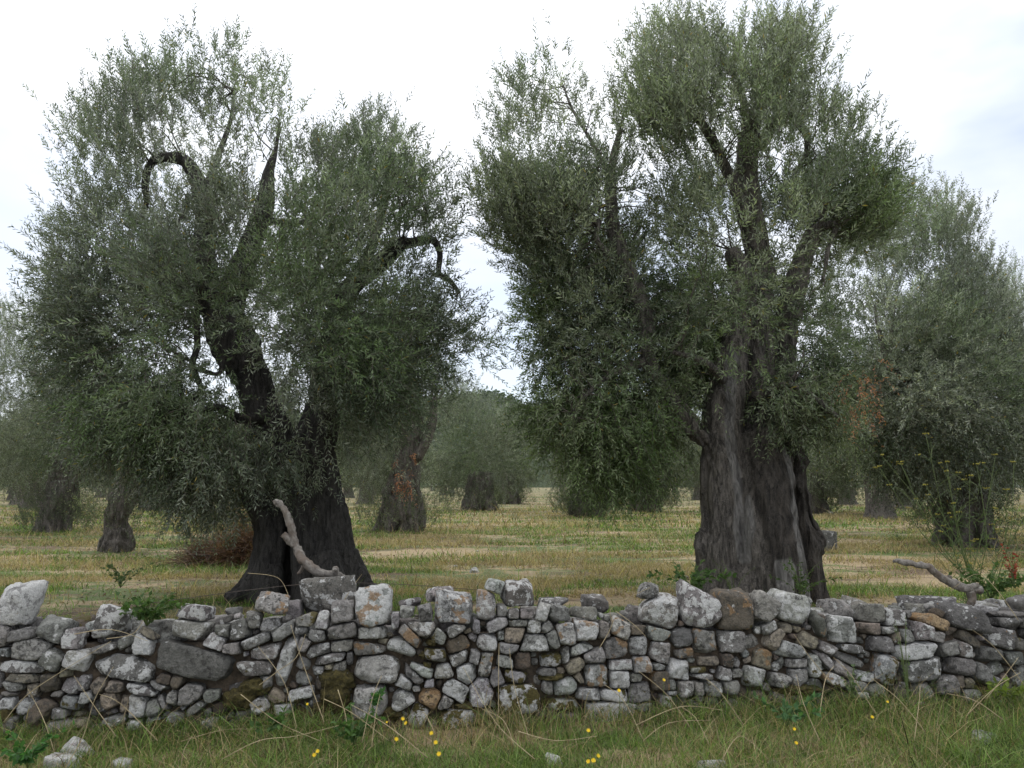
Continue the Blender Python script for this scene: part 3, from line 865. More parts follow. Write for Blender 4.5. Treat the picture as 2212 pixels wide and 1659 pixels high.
    C2 = crown_from_outline(t, polyR, D2, 2.3, 1080, 11, holesR, seed=32, dense=denseR, spread=.165, nl=16, gate=.485, tint=tint, airy=([40, 260, 600], [.5, .7, .95]), clear=[([(1690, 780), (1704, 680), (1734, 560), (1760, 500), (1800, 488)], 44), ([(1618, 460), (1618, 330)], 34), ([(1600, 430), (1566, 360), (1530, 290)], 26), ([(1726, 270), (1745, 310), (1736, 350)], 26), ([(1590, 560), (1600, 610)], 40), ([(1566, 940), (1576, 850), (1592, 720)], 62), ([(1480, 890), (1520, 950)], 55), ([(1610, 960), (1740, 960)], 36)])
    branchlets(t, np.vstack([C1, C2]), np.vstack(limbs), np.random.default_rng(4), 420, r0=.011)
    return t
tree_right()

# ------------------------------------------------------------------ middle distance trees, each its own shape
def mid_tree(label, rows, d, crowns, lean=(0, 0), seed=1, ll=0.085, nclus=260, ns=9, limbs_px=(), thick=2.4, roots=True, suckers=0, holes=(), dense=(), wood=None, tint=None, gate=.40, spread=.26, length=.36, airy=None, lw=.24):
    """rows: trunk (u, v, width), crowns: outlines"""
    base = P(rows[0][0], rows[0][1], d); base[2] = 0
    t = thing('olive_tree', label, 'tree', tuple(base), 'olive trees of the grove')
    b = Bag()
    p, r = pathV(rows, d)
    p[0][2] = min(p[0][2], -0.12)
    b.add(tube(p, r, seg=22, flute=.13, nfl=4 + seed % 3, lump=.34, seed=seed))
    rk = np.random.default_rng(seed + 60)
    for k in range(7):
        q0 = rk.integers(0, len(p) - 1); a = rk.uniform(0, 6.28); rr_ = r[q0]
        c0 = np.array(p[q0]) + [math.cos(a) * rr_ * .75, math.sin(a) * rr_ * .75, rk.uniform(0, .3)]
        b.add(tube([c0 - [0, 0, rr_ * .5], c0, c0 + [0, 0, rr_ * .5]], [rr_ * .12, rr_ * rk.uniform(.25, .42), rr_ * .1], seg=9, lump=.3, seed=k))
    rg = np.random.default_rng(seed + 500)
    if roots:
        R = r[0]
        for k in range(6):
            a = k / 6 * 6.283 + rg.uniform(-.3, .3)
            dirn = np.array([math.cos(a), math.sin(a), 0])
            c0 = np.array([base[0], base[1], 0.0])
            b.add(tube([c0 + dirn * R * .3 + [0, 0, R * 1.6], c0 + dirn * R * .85 + [0, 0, R * .5], c0 + dirn * R * rg.uniform(1.0, 1.35) + [0, 0, -.08]], [R * .34, R * .3, R * .12], seg=9, seed=k, lump=.15))
    fused('trunk', b, base, wood or M_BARK_FAR, 0.04, furrow=.07, seed=seed, parent=t, twist=.8)
    lp = []
    for lr in limbs_px:
        pp, rr = pathV(lr, d)
        bb = Bag(); bb.add(tube(pp, rr, seg=8, lump=.2, seed=seed))
        link('limb', bb.mesh('limb', [wood or M_BARK_FAR], True, base), t)
        lp.append(densify(lr, d))
    C = []
    for i, poly in enumerate(crowns):
        C.append(crown_from_outline(t, poly, d, thick, nclus, ns, holes, dense=dense, seed=seed * 7 + i, ll=ll, lw=lw, airy=airy, length=length, spread=spread, nl=14, gate=gate, tint=tint))
    if lp:
        branchlets(t, np.vstack(C), np.vstack(lp), rg, 70, r0=.016)
    if suckers:
        n = suckers
        a = rg.uniform(0, 6.283, n)
        R = r[0] * rg.uniform(.9, 2.2, n)
        bs = np.stack([base[0] + np.cos(a) * R, base[1] + np.sin(a) * R, rg.uniform(0.1, 1.1, n)], -1)
        out = sprays(bs, np.stack([np.cos(a), np.sin(a), a * 0 + 1], -1), np.full(n, .9), rg, 5, .12, 12, .5, .24, ll * .9, olive_tint((0.05, 0.07, 0.035), (0.10, 0.12, 0.06)))
        build_crown('basal_shoots', t, *out)
    return t

mid_tree('olive tree at the left edge with stout trunk leaning right', [(118, 1150, 66), (120, 1100, 56), (132, 1050, 54), (148, 1000, 54), (156, 950, 44)], 24.5,
         [[(-120, 700), (-40, 665), (30, 655), (110, 640), (200, 690), (280, 760), (300, 860), (290, 960), (270, 1030), (200, 1060), (120, 1020), (40, 1050), (-60, 1060), (-130, 950)]],
         seed=2, nclus=1000, suckers=150, limbs_px=[[(156, 960, 40), (120, 880, 26, -.5), (70, 800, 16, -.8)], [(156, 960, 36), (200, 880, 26), (230, 800, 14)]])
mid_tree('slender curved olive tree with spreading roots under the left canopy', [(254, 1186, 64), (252, 1160, 44), (248, 1130, 36), (262, 1090, 50), (278, 1050, 46), (292, 1000, 40)], 17.8,
         [[(170, 880), (260, 820), (360, 830), (430, 900), (440, 980), (400, 1040), (330, 1070), (260, 1050), (190, 1000)]],
         seed=3, suckers=45, nclus=170, ll=.075, spread=.22, limbs_px=[[(292, 1010, 36), (260, 940, 22), (230, 880, 12)], [(292, 1010, 32), (340, 940, 20), (370, 880, 12)]])
mid_tree('gnarled olive tree with a pitted bulging trunk and rust brown dead leaves', [(868, 1142, 92), (866, 1110, 90), (868, 1075, 80), (872, 1030, 58), (880, 985, 50), (890, 940, 46), (896, 900, 38)], 24.5,
         [[(720, 800), (790, 740), (880, 720), (960, 760), (1000, 840), (985, 900), (960, 930), (900, 970), (930, 1030), (900, 1080), (840, 1060), (790, 1070), (745, 1040), (720, 960)]],
         seed=4, nclus=560, suckers=110, limbs_px=[[(900, 990, 26, -.2), (922, 950, 22, -.3), (934, 910, 19, -.3), (938, 860, 12, -.3)], [(894, 910, 34), (860, 850, 22), (840, 790, 12)]],
         holes=[(900, 930, 50, 60, .7), (870, 1010, 30, 50, .6)], wood=M_BARK)
mid_tree('silvery olive tree with broad ribbed trunk beside the grassy alley', [(1034, 1104, 66), (1036, 1085, 58), (1038, 1060, 52), (1038, 1020, 44)], 44,
         [[(935, 900), (960, 850), (990, 832), (1005, 812), (1030, 840), (1050, 880), (1085, 890), (1110, 940), (1115, 1000), (1090, 1050), (1062, 1078), (1010, 1080), (965, 1070), (925, 1060), (915, 980)]],
         seed=5, suckers=45, nclus=360, ll=.14, spread=.42, length=.6, thick=3.2)
mid_tree('small dark olive tree with flared base standing left in the alley', [(1100, 1089, 44), (1099, 1075, 30), (1098, 1055, 24), (1096, 1020, 22)], 58,
         [[(1060, 930), (1078, 895), (1105, 885), (1130, 910), (1142, 960), (1148, 1010), (1140, 1050), (1115, 1062), (1085, 1060), (1062, 1020)]],
         seed=6, suckers=45, nclus=240, ll=.17, spread=.45, length=.7, thick=3)
mid_tree('olive tree behind the hanging boughs with pale trunk wrapped in shoots', [(1262, 1114, 62), (1262, 1090, 46), (1266, 1060, 44), (1272, 1010, 40)], 36,
         [[(1130, 920), (1180, 880), (1260, 860), (1340, 880), (1380, 950), (1370, 1020), (1340, 1060), (1280, 1085), (1225, 1080), (1185, 1060), (1150, 1010)]],
         seed=7, nclus=330, ll=.12, spread=.36, length=.55, thick=3, suckers=170)
mid_tree('olive tree with a pale grey trunk second to the right of the alley', [(1392, 1104, 60), (1392, 1080, 46), (1390, 1050, 42), (1394, 1010, 36)], 42,
         [[(1330, 900), (1400, 870), (1480, 880), (1520, 940), (1530, 1010), (1500, 1060), (1440, 1075), (1380, 1060), (1340, 1030)]],
         seed=8, nclus=300, ll=.14, spread=.4, length=.6, thick=3, suckers=60, wood=M_BARK)
mid_tree('olive tree with short dark trunk just right of the thick fluted trunk', [(1768, 1106, 40), (1768, 1085, 30), (1766, 1060, 26), (1764, 1020, 24)], 40,
         [[(1680, 920), (1740, 880), (1820, 890), (1870, 950), (1880, 1020), (1850, 1070), (1800, 1075), (1750, 1060), (1700, 1070)]],
         seed=9, suckers=45, nclus=300, ll=.14, spread=.4, length=.6, thick=3)
mid_tree('large spreading olive tree at the right behind the flowering fennel', [(2088, 1172, 104), (2086, 1140, 92), (2084, 1100, 92), (2076, 1040, 84), (2064, 980, 76), (2050, 900, 60)], 19.5,
         [[(1800, 560), (1830, 500), (1880, 440), (1950, 400), (2000, 400), (2050, 420), (2110, 450), (2130, 470), (2080, 530), (2140, 560), (2165, 640), (2200, 720), (2260, 780),
           (2300, 860), (2290, 960), (2240, 1020), (2160, 1050), (2150, 1085), (2080, 1060), (1990, 1080), (1930, 1050), (1870, 1010), (1830, 940), (1800, 870), (1790, 780), (1760, 700), (1780, 620)]],
         seed=10, nclus=2100, ns=9, ll=.115, lw=.27, airy=([400, 620, 800], [.45, .95, 1.1]), gate=.44, spread=.26, length=.4, thick=3.4, suckers=60, wood=M_BARK,
         limbs_px=[[(2050, 910, 56), (1990, 850, 40, -.6), (1930, 800, 22, -1), (1900, 720, 10, -1), (1890, 660, 4, -1)], [(1930, 800, 14, -1), (1925, 720, 9, -1), (1935, 650, 4, -1)], [(2050, 920, 50), (2090, 800, 36, .5), (2100, 680, 24, .6), (2080, 560, 12, .6)],
                   [(2060, 960, 40), (2140, 900, 28, -.6), (2200, 880, 20, -.8), (2240, 820, 10, -.8)]],
         holes=[(1960, 620, 34, 28, .8), (1880, 690, 30, 40, .6), (1850, 770, 26, 32, .6), (2030, 580, 28, 28, .6), (2150, 860, 60, 40, .4), (1830, 640, 40, 60, .5)],
         dense=[(1930, 930, 120, 100, 1.0), (2080, 760, 110, 100, .6)])
mid_tree('pale olive tree cut off by the right edge behind the big spreading one', [(2330, 1130, 70), (2320, 1080, 50), (2300, 1000, 44)], 27,
         [[(2120, 700), (2150, 600), (2165, 560), (2210, 600), (2260, 680), (2330, 760), (2380, 900), (2340, 1020), (2240, 1040), (2180, 1000), (2170, 900)]],
         seed=12, nclus=620, ll=.1, spread=.32, length=.45, thick=2.6, tint=olive_tint((0.08, 0.1, 0.05), (0.12, 0.14, 0.08)))

# brown dead sprays hanging in trees
def brown_spray(host, px, d, n, seed, size=.28, label=None):
    rg = np.random.default_rng(seed)
    c = PV(np.array([p[0] for p in px], float), np.array([p[1] for p in px], float), np.full(len(px), d))
    def tf(c, rg):
        return np.array([0.30, 0.13, 0.06]) * rg.uniform(.6, 1.35, (len(c), 1))
    out = sprays(c, np.tile([0, -.3, -.6], (len(c), 1)), np.full(len(c), -.9), rg, n, size * .4, 12, size, .26, .055 * d / 10, tf)
    return build_crown('dead_spray', host, *out, label=label)
trees = [o for o in COL.objects if o.name.startswith('olive_tree')]
brown_spray(trees[1], [(1858, 812), (1850, 835), (1876, 850), (1845, 870), (1852, 895), (1882, 815)], 8.9, 9, 5, .26, 'hanging spray of rust brown dead leaves')
brown_spray(trees[4], [(862, 1015), (868, 1030), (880, 1025), (875, 1050), (864, 1045), (872, 1065), (880, 985)], 23.6, 3, 6, .42, 'rust brown dead leaves hanging over the trunk')

# ------------------------------------------------------------------ far rows of the grove: a few shapes, copied
def far_proto(seed, nleaf=1000):
    rg = np.random.default_rng(seed)
    t = thing('olive_tree', 'x', 'tree', (0, 0, 0), 'olive trees of the grove')
    b = Bag()
    k = rg.uniform(-.4, .4, 2)
    b.add(tube([(0, 0, -.2), (0, 0, .25), (k[0] * .3, k[1] * .3, 1.0), (k[0], k[1], 2.0), (k[0] * 1.6, k[1] * 1.6, 3.2)], [.85, .6, .46, .4, .15], seg=14, flute=.1, nfl=5, lump=.15, seed=seed))
    for a in range(3):
        an = a * 2.1 + rg.uniform(0, 1)
        b.add(tube([(k[0] * .8, k[1] * .8, 1.6), (k[0] + math.cos(an) * .8, k[1] + math.sin(an) * .8, 2.6), (k[0] + math.cos(an) * 1.5, k[1] + math.sin(an) * 1.5, 4)], [.26, .16, .06], seg=8, seed=a))
    link('trunk', b.mesh('trunk', [M_BARK_FAR], True, (0, 0, 0)), t)
    n = nleaf
    blobs = []
    for a in range(7):
        an = a / 7 * 6.283 + rg.uniform(-.3, .3)
        rr = rg.uniform(1.2, 2.1)
        blobs.append((math.cos(an) * rr, math.sin(an) * rr, rg.uniform(2.2, 4.4), rg.uniform(1.1, 1.6)))
    blobs += [(0, 0, 4.6, 1.5), (.5, .3, 5.4, 1.1), (-.5, -.4, 5.2, 1.1), (0, 0, 3.2, 1.6)]
    C = []
    for (x, y, z, r) in blobs:
        m = n // len(blobs)
        p = norm(rg.normal(size=(m, 3))) * (rg.random((m, 1)) ** .45) * r * np.array([1, 1, 1.15])
        C.append(p + [x, y, z])
    C = np.vstack(C)
    C = C[fbm(C * 1.1, seed, 3) > .43]
    o = norm(C - np.array([0, 0, 3.4]))
    out = sprays(C, o, np.interp(C[:, 2], [1, 3, 5.5], [-.7, .1, 1.0]), rg, 6, .3, 8, .55, .28, .17, olive_tint((0.046, 0.062, 0.032), (0.10, 0.118, 0.07), green=(0.062, 0.085, 0.032)))
    build_crown('crown', t, *out)
    return t

def copy_tree(o, parent=None):
    c = o.copy(); COL.objects.link(c)
    if parent is not None:
        c.parent = parent
    for ch in [x for x in bpy.data.objects if x.parent == o]:
        copy_tree(ch, c)
    return c

protos = [far_proto(101), far_proto(202), far_proto(303)]
rr = random.Random(5)
spots = []
ROWS = [(34, 3), (46, 5), (58, 7), (71, 9), (85, 11), (101, 13), (120, 16), (142, 19), (168, 22)]
for Y, k in ROWS:
    ac = 0.037 * Y + 0.6
    for s in (-1, 1):
        for i in range(k):
            x = ac + s * (5.2 + i * 9.0 * (1 if Y < 110 else 1.1)) + rr.uniform(-.9, .9)
            y = Y + rr.uniform(-1.5, 1.5)
            if abs(x) > .80 * y: continue
            u = CX + x / y * F
            if Y < 62 and (935 < u < 1150): continue
            if Y < 40 and (1180 < u < 1420): continue
            if Y == 46 and (1180 < u < 1460 or 1700 < u < 1830): continue
            spots.append((x, y, Y))
names = {34: 'first', 46: 'second', 58: 'third', 71: 'fourth', 85: 'fifth', 101: 'sixth', 120: 'seventh', 142: 'eighth', 168: 'ninth'}
for i, (x, y, Y) in enumerate(spots):
    o = protos[i] if i < 3 else copy_tree(protos[rr.randrange(3)])
    o.location = (x, y, 0)
    o.rotation_euler = (0, 0, rr.uniform(0, 6.28))
    s = rr.uniform(.92, 1.12)
    o.scale = (s, s, s * rr.uniform(.92, 1.08))
    o['label'] = 'distant grey green olive tree in the rows far behind the two big ones'
    o['category'] = 'tree'
    o['group'] = 'distant olive trees of the grove'

# ------------------------------------------------------------------ dry stone wall
_ico = {}
def ico(n):
    if n not in _ico:
        bm = bmesh.new(); bmesh.ops.create_icosphere(bm, subdivisions=n, radius=1)
        v = np.array([x.co[:] for x in bm.verts]); v = norm(v)
        f = np.array([[q.index for q in x.verts] for x in bm.faces]); bm.free()
        _ico[n] = (v, f)
    return _ico[n]

def stone_mesh(planes, rg, sub, rough=.05, size=.1, p=22, soft=.35):
    """planes: (normal, distance). Returns verts (centre at 0), tris"""
    d, f = ico(sub)
    n = norm(np.array([a for a, _ in planes], float)); h = np.array([b for _, b in planes], float)
    q = np.maximum(d @ n.T, 0) / h[None, :]
    r = (q ** p).sum(1) ** (-1.0 / p)
    v = d * r[:, None]
    s = rg.uniform(0, 100)
    a = fbm(v / size * 1.1 + s, 3, 4) - .5
    b = np.abs(fbm(v / size * 2.4 + s + 9, 7, 3) - .5) * 2
    c = fbm(v / size * 7 + s, 13, 2) - .5
    v = v * (1 + rough * 3.2 * a - rough * 1.6 * b + rough * 1.1 * c)[:, None]
    return v, f

WL, WR = G(0, 1602), G(2212, 1520)
wd = WR - WL; wd[2] = 0; WDIR = wd / np.linalg.norm(wd)          # along the wall
WN = np.array([WDIR[1], -WDIR[0], 0])                           # towards the camera
BAT = .10
WUP = norm(np.array([-WN[0] * BAT, -WN[1] * BAT, 1.0]))          # up the battered face
WNN = np.cross(WDIR, WUP)                                        # normal of the face, towards the camera
if WNN @ WN < 0: WNN = -WNN
def wall_pt(u, v):
    r = ray(u, v); o = np.array([0, 0, CAMH])
    t = ((WL - o) @ WNN) / (r @ WNN)
    p = o + r * t
    return (p - WL) @ WDIR, (p - WL) @ WUP, t
def W3(s, t, dep=0.0):
    return WL + WDIR * s + WUP * t - WNN * dep

RX = [0, 600, 1200, 1800]
# region, x, y, w, h, tilt, tone, flags   tone: g grey, w pale, d dark, t tan, b brown, o orange ; flags: c cap, m moss, l lichen, r orange lichen, k set back
ST_ = """
0 80 430 235 310 0 w cl
0 190 540 150 90 0 d ck
0 140 640 210 110 10 d
0 380 610 210 200 -20 g c
0 210 740 290 170 5 g
0 160 880 340 120 -5 d l
0 390 840 170 150 -30 g
0 20 760 90 90 0 w
0 150 960 210 80 -8 t
0 90 1040 190 90 -10 g
0 60 1090 110 40 0 g
0 50 1165 120 90 0 w l
0 620 600 180 220 0 b cmk
0 820 550 230 230 0 d cl
0 550 680 150 170 0 g l
0 590 830 200 210 -20 w l
0 1000 600 90 170 -35 g k
0 960 690 150 80 30 g
0 800 740 210 80 20 g
0 1090 710 150 190 -15 w l
0 940 880 510 210 -8 d l
0 1500 850 690 290 -14 d
0 1450 590 260 165 -5 w c
0 1470 475 290 125 -8 d cl
0 1140 630 130 60 -30 t
0 1270 600 110 80 0 g k
0 1660 690 170 110 -20 g l
0 1790 735 150 85 10 g
0 1800 450 120 60 0 g ck
0 1730 600 110 90 0 d
0 1840 590 200 150 20 d
0 1960 510 130 130 0 g
0 1970 680 260 95 22 g
0 2040 765 260 110 12 g
0 1960 900 300 150 0 d
0 2050 990 100 110 0 g
0 1270 970 110 90 0 b
0 1370 990 90 110 0 b
0 760 1020 110 110 30 t
0 890 1035 140 100 0 t
0 1080 1050 240 90 -15 d l
0 1230 1030 190 65 -20 g
0 1465 1095 210 170 0 g
0 1330 1120 100 110 -20 g
0 1260 1160 60 150 30 g
0 490 920 60 100 0 t
0 640 1000 90 120 0 g
0 530 1160 175 130 -10 g
0 660 1120 100 80 0 w
0 260 1070 90 110 0 t
0 370 1000 150 130 0 b
0 850 1140 130 130 20 t
0 960 1180 75 140 0 t
0 1060 1200 130 170 0 w
0 1190 1200 110 130 0 g
0 1350 1280 110 110 -20 w
0 1500 1195 190 75 35 g
0 290 1230 140 200 -30 b
0 450 1240 110 90 0 g
0 70 1330 95 130 0 g
0 430 1345 220 110 10 w
0 620 1310 100 80 0 t
0 860 1300 200 90 15 g
0 1030 1330 120 90 0 g l
0 1630 1100 110 90 0 g
0 1990 1180 140 130 30 g l
0 1610 1330 130 90 0 w
1 195 400 230 180 -10 g cr
1 630 330 400 260 8 d ck
1 740 462 205 170 3 g
1 1000 420 325 300 8 w clr
1 370 450 110 170 0 g ck
1 590 530 130 150 -10 w l
1 470 520 160 90 15 g m
1 170 560 145 95 10 w
1 280 610 190 110 30 g
1 740 605 260 150 8 g
1 960 622 225 120 0 w
1 740 722 185 100 0 g
1 550 640 130 120 0 g
1 430 600 100 70 0 g
1 450 700 120 120 -30 g
1 560 752 215 110 15 g
1 650 815 245 90 12 g
1 310 840 160 390 -16 w l
1 800 810 60 110 0 d
1 730 880 100 80 0 g
1 635 882 70 50 0 t
1 560 905 90 60 0 g
1 940 745 270 95 -4 g r
1 1010 890 395 230 2 w
1 960 1140 300 230 0 w
1 420 1090 215 100 12 w l
1 280 1210 150 100 0 w l
1 460 1270 190 130 -30 w m
1 150 990 100 120 0 g
1 1270 640 240 120 -42 g r
1 1200 725 205 120 -15 w
1 1370 580 190 130 0 g
1 1150 530 80 130 0 g
1 1240 460 110 80 0 g
1 1390 470 110 130 20 g
1 1260 385 160 60 0 d ck
1 1500 320 200 110 0 g ck
1 1620 450 335 270 -5 w cr
1 1490 650 140 100 -35 g m
1 1620 600 150 90 30 g
1 1625 710 185 140 20 b r
1 1455 785 180 115 -5 g m
1 1640 815 160 110 25 g
1 1360 885 190 130 -20 w
1 1290 945 190 90 -40 g
1 1530 920 135 115 0 w
1 1710 940 150 150 0 w l
1 1770 795 88 100 -10 g
1 1870 700 165 140 0 w l
1 1860 860 130 185 -12 g r
1 2000 840 130 95 -15 w
1 2020 735 150 90 -10 g
1 2140 830 150 155 0 b
1 2080 630 170 130 12 t
1 1940 550 175 90 25 w
1 2100 542 150 80 0 g
1 2070 470 100 90 30 g
1 2160 470 120 95 0 g
1 1970 635 55 75 0 w
1 1780 570 70 110 0 g
1 1860 400 165 230 0 w cr
1 1930 265 130 110 -20 w c
1 2110 330 235 210 0 d cl
1 1980 450 90 110 0 g
1 1220 1010 145 100 -20 w
1 1210 1130 190 150 30 w
1 1310 1050 60 50 0 g
1 1420 1010 80 60 0 w
1 1430 1130 190 160 -30 o
1 1610 1070 200 185 -30 w l
1 1820 1080 160 215 0 w
1 1930 960 120 150 20 g r
1 1330 1265 160 200 -20 w l
1 1540 1150 110 130 -40 w m
1 1640 1275 350 160 5 w lm
1 1400 870 60 60 0 b m
2 190 960 170 110 -10 w m
2 200 1120 330 260 0 w lm
2 400 470 95 150 -20 w
2 520 475 170 125 0 g c
2 480 398 240 70 0 d ck
2 430 570 100 90 30 g
2 330 690 225 145 0 g
2 335 565 120 100 -10 g
2 470 660 110 150 15 g
2 580 632 165 170 8 w r
2 735 590 200 190 0 w lr
2 740 480 220 110 -10 g c
2 810 395 180 120 0 d ck
2 880 600 100 145 10 g
2 1000 600 165 140 -25 w r
2 1130 600 130 70 -10 b
2 1110 490 150 130 -20 d k
2 690 748 195 90 22 w
2 570 780 72 135 0 g
2 800 790 160 115 8 g
2 960 735 180 190 -10 g r
2 1145 715 165 165 0 w
2 1315 770 175 180 -20 w
2 1290 635 190 115 -5 g r
2 1335 460 285 290 -15 g cl
2 1250 300 120 130 -20 g c
2 1470 660 165 155 5 d
2 1660 685 215 220 -10 g r
2 1635 460 285 280 -15 g cl
2 1910 460 335 290 -5 b cr
2 1860 690 230 195 0 g
2 2110 430 210 190 -25 g c
2 2150 580 130 90 30 g
2 2180 665 120 180 -35 t
2 1490 775 155 85 5 g r
2 1165 860 160 135 0 w r
2 1000 862 195 92 0 g l
2 990 970 155 135 0 w
2 810 950 212 195 0 w r
2 640 872 145 115 35 t
2 450 830 180 120 0 w m
2 430 915 160 70 0 g
2 580 1030 195 130 15 w
2 430 1040 90 95 0 g
2 680 970 90 60 -45 t
2 740 1090 185 115 0 g
2 950 1100 205 100 0 w l
2 1150 1080 175 145 0 g
2 1120 960 120 70 0 g
2 1300 982 140 140 0 b r
2 1290 880 95 52 0 w
2 1393 1020 58 100 0 w
2 1450 905 165 165 -10 w l
2 1600 900 140 80 0 g m
2 1640 955 190 70 -10 g
2 1680 845 175 100 0 t
2 1800 930 100 120 -20 g
2 1500 1050 125 145 0 g
2 1602 1052 82 115 0 g
2 1722 1040 135 145 -25 w
2 1845 1035 155 115 0 g
2 1910 930 95 70 0 g
2 2040 950 195 180 -10 w
2 2100 832 185 165 -15 t r
2 540 1170 325 120 -5 w m
2 890 1228 385 170 -3 w l
2 600 1280 240 90 -5 g
2 1170 1190 155 62 8 g
2 1350 1130 115 120 -10 w
2 1400 1088 80 55 0 w
2 1240 1255 110 100 0 g
2 1710 1145 130 70 0 g
2 1830 830 90 130 0 b
3 470 440 265 230 -20 w c
3 420 740 225 140 -15 w
3 560 690 165 145 -20 t
3 700 745 145 110 -30 g
3 470 850 155 80 0 g
3 490 955 155 135 5 w
3 340 990 185 130 -10 w
3 600 880 115 195 -10 w
3 690 825 150 88 -55 w
3 750 985 190 88 -30 w r
3 820 605 285 225 -5 w c
3 640 560 80 180 15 d
3 760 425 225 130 0 g ck
3 930 430 165 140 -10 g ck
3 910 742 240 78 -8 d
3 890 830 265 88 -20 g
3 820 890 175 110 -30 g
3 980 955 190 80 -15 w
3 1080 480 165 140 0 g c
3 1030 582 165 100 -3 t
3 1170 592 115 80 10 g
3 1110 702 185 132 -3 d
3 1250 520 195 150 0 d cl
3 1220 650 70 92 0 t
3 1315 635 122 112 0 g
3 1142 905 235 265 -22 w r
3 1400 752 385 125 5 w l
3 1440 905 350 180 10 d
3 1430 600 145 150 0 g
3 1510 532 295 105 -22 o c
3 1560 650 125 92 -15 g
3 1480 400 340 110 -3 d ck
3 1640 375 130 60 0 w ck
3 1800 510 330 220 -15 d c
3 1640 742 165 132 10 g
3 1760 745 110 150 0 g
3 1810 680 180 120 -35 b
3 1720 870 235 150 -10 g
3 1450 1075 195 130 -10 w
3 1620 1020 175 160 10 g
3 1730 1000 60 112 0 t
3 1795 1010 90 80 0 t
3 1900 930 175 150 -20 g
3 1820 1110 155 120 0 w
3 2010 1000 115 110 -30 g
3 1080 1060 155 130 0 g
3 930 1035 145 100 0 g
3 960 1092 85 70 0 w
3 1240 1070 115 100 0 b
3 1370 1180 205 85 0 w
3 2060 650 265 180 -15 d
3 2130 510 225 190 0 d c
3 1965 450 115 120 0 g ck
3 1960 790 205 110 0 d
3 2130 810 160 110 0 d
"""
rgw = np.random.default_rng(42)
TONE = {'g': (.29, .278, .258), 'w': (.40, .39, .37), 'd': (.175, .167, .155), 't': (.33, .285, .22), 'b': (.15, .120, .092), 'o': (.38, .28, .16)}
stones = []
for line in ST_.strip().splitlines():
    q = line.split()
    reg, x, y, w_, h_, an = int(q[0]), *[float(k) for k in q[1:6]]
    fl = q[7] if len(q) > 7 else ''
    u = RX[reg] * .8848 + x * .28; v = 1350 * .8848 + y * .28
    s, t, dist = wall_pt(u, v)
    k = .28 / F * dist
    stones.append(dict(s=s, t=t, a=w_ * k / 2, b=h_ * k / 2, an=math.radians(an), tone=q[6], fl=fl, u=u, traced=True))
# stretch of wall outside the frame and the small stones that fill what is left
def ext(st, ds, dt):
    """support half-extent of a stone's box in direction (ds, dt)"""
    c, s_ = math.cos(st['an']), math.sin(st['an'])
    x = ds * c + dt * s_; y = -ds * s_ + dt * c
    return 1.0 / max((abs(x) / st['a']) ** 3 + (abs(y) / st['b']) ** 3, 1e-9) ** (1 / 3)
def ext2(st, ds, dt):
    c, s_ = math.cos(st['an']), math.sin(st['an'])
    x = ds * c + dt * s_; y = -ds * s_ + dt * c
    return ((abs(x) * st['a']) ** 1.35 + (abs(y) * st['b']) ** 1.35) ** (1 / 1.35)
SL = np.linalg.norm(WR[:2] - WL[:2])
for e0 in (-1, 1):
    for i in range(26):
        s = (-rgw.uniform(.05, 1.3)) if e0 < 0 else SL + rgw.uniform(0.02, 1.3)
        stones.append(dict(s=s, t=rgw.uniform(.02, .72), a=rgw.uniform(.07, .16), b=rgw.uniform(.05, .11), an=rgw.uniform(-.3, .3), tone=rgw.choice(list('ggwd')), fl='', u=-100, traced=False))
caps = [x for x in stones if 'c' in x['fl']]
def top_at(s):
    best = .55
    for x in caps:
        if abs(s - x['s']) < x['a']:
            best = max(best, x['t'] - x['b'] * .2)
    return best
A = lambda k: np.array([x[k] for x in stones])
for rad, tries in ((.055, 5000), (.042, 6000), (.032, 8000), (.023, 9000), (.016, 7000)):
    for _ in range(tries):
        s = rgw.uniform(-.9, SL + .9); t = rgw.uniform(-.02, .72)
        if t > top_at(s): continue
        S, T_, AA, BB, AN = arrs = (A('s'), A('t'), A('a'), A('b'), A('an')) if _ == 0 or dirty else arrs
        dirty = False
        ds, dt = s - S, t - T_
        c, sn = np.cos(AN), np.sin(AN)
        x = np.abs(ds * c + dt * sn) / (AA + rad * .72); y = np.abs(-ds * sn + dt * c) / (BB + rad * .72)
        if ((x ** 3 + y ** 3) < 1).any(): continue
        asp = rgw.uniform(1, 1.7)
        stones.append(dict(s=s, t=t, a=rad * asp ** .5 * 1.1, b=rad / asp ** .5 * 1.1, an=rgw.uniform(-.6, .6), tone=rgw.choice(list('ggwdtbg')), fl='f', u=0, traced=False))
        dirty = True

wall = thing('dry_stone_wall', 'low rough dry stone wall of lichened grey limestone running across the foreground', 'wall', tuple(W3(SL / 2, 0)))
wall_o = np.array(wall.location)
tree_pts = np.array([[x['s'], x['t']] for x in stones])
small = Bag(); small_t, small_v = [], []
parts_count = 0
order = sorted(range(len(stones)), key=lambda i: -(stones[i]['a'] * stones[i]['b'] * (1 if stones[i]['traced'] else .0001)))
face_named = 0
def stone_attrs(x, nv):
    base = np.array(TONE[x['tone']]) * rgw.uniform(.82, 1.18)
    base = base * (1 + rgw.normal(size=3) * .025)
    li = .62 if 'l' in x['fl'] else rgw.uniform(.05, .5)
    if x['tone'] == 'w': li = min(li + .12, .8)
    if x['tone'] in 'tbo': li *= .3
    orr = .95 if 'r' in x['fl'] else (rgw.uniform(0, .35))
    mo = .62 if 'm' in x['fl'] else (rgw.uniform(.0, .35) if x['t'] < .3 else rgw.uniform(0, .12))
    if x['tone'] == 'o': orr = 1.0
    return np.tile(base, (nv, 1)), np.tile([li, orr, mo], (nv, 1))
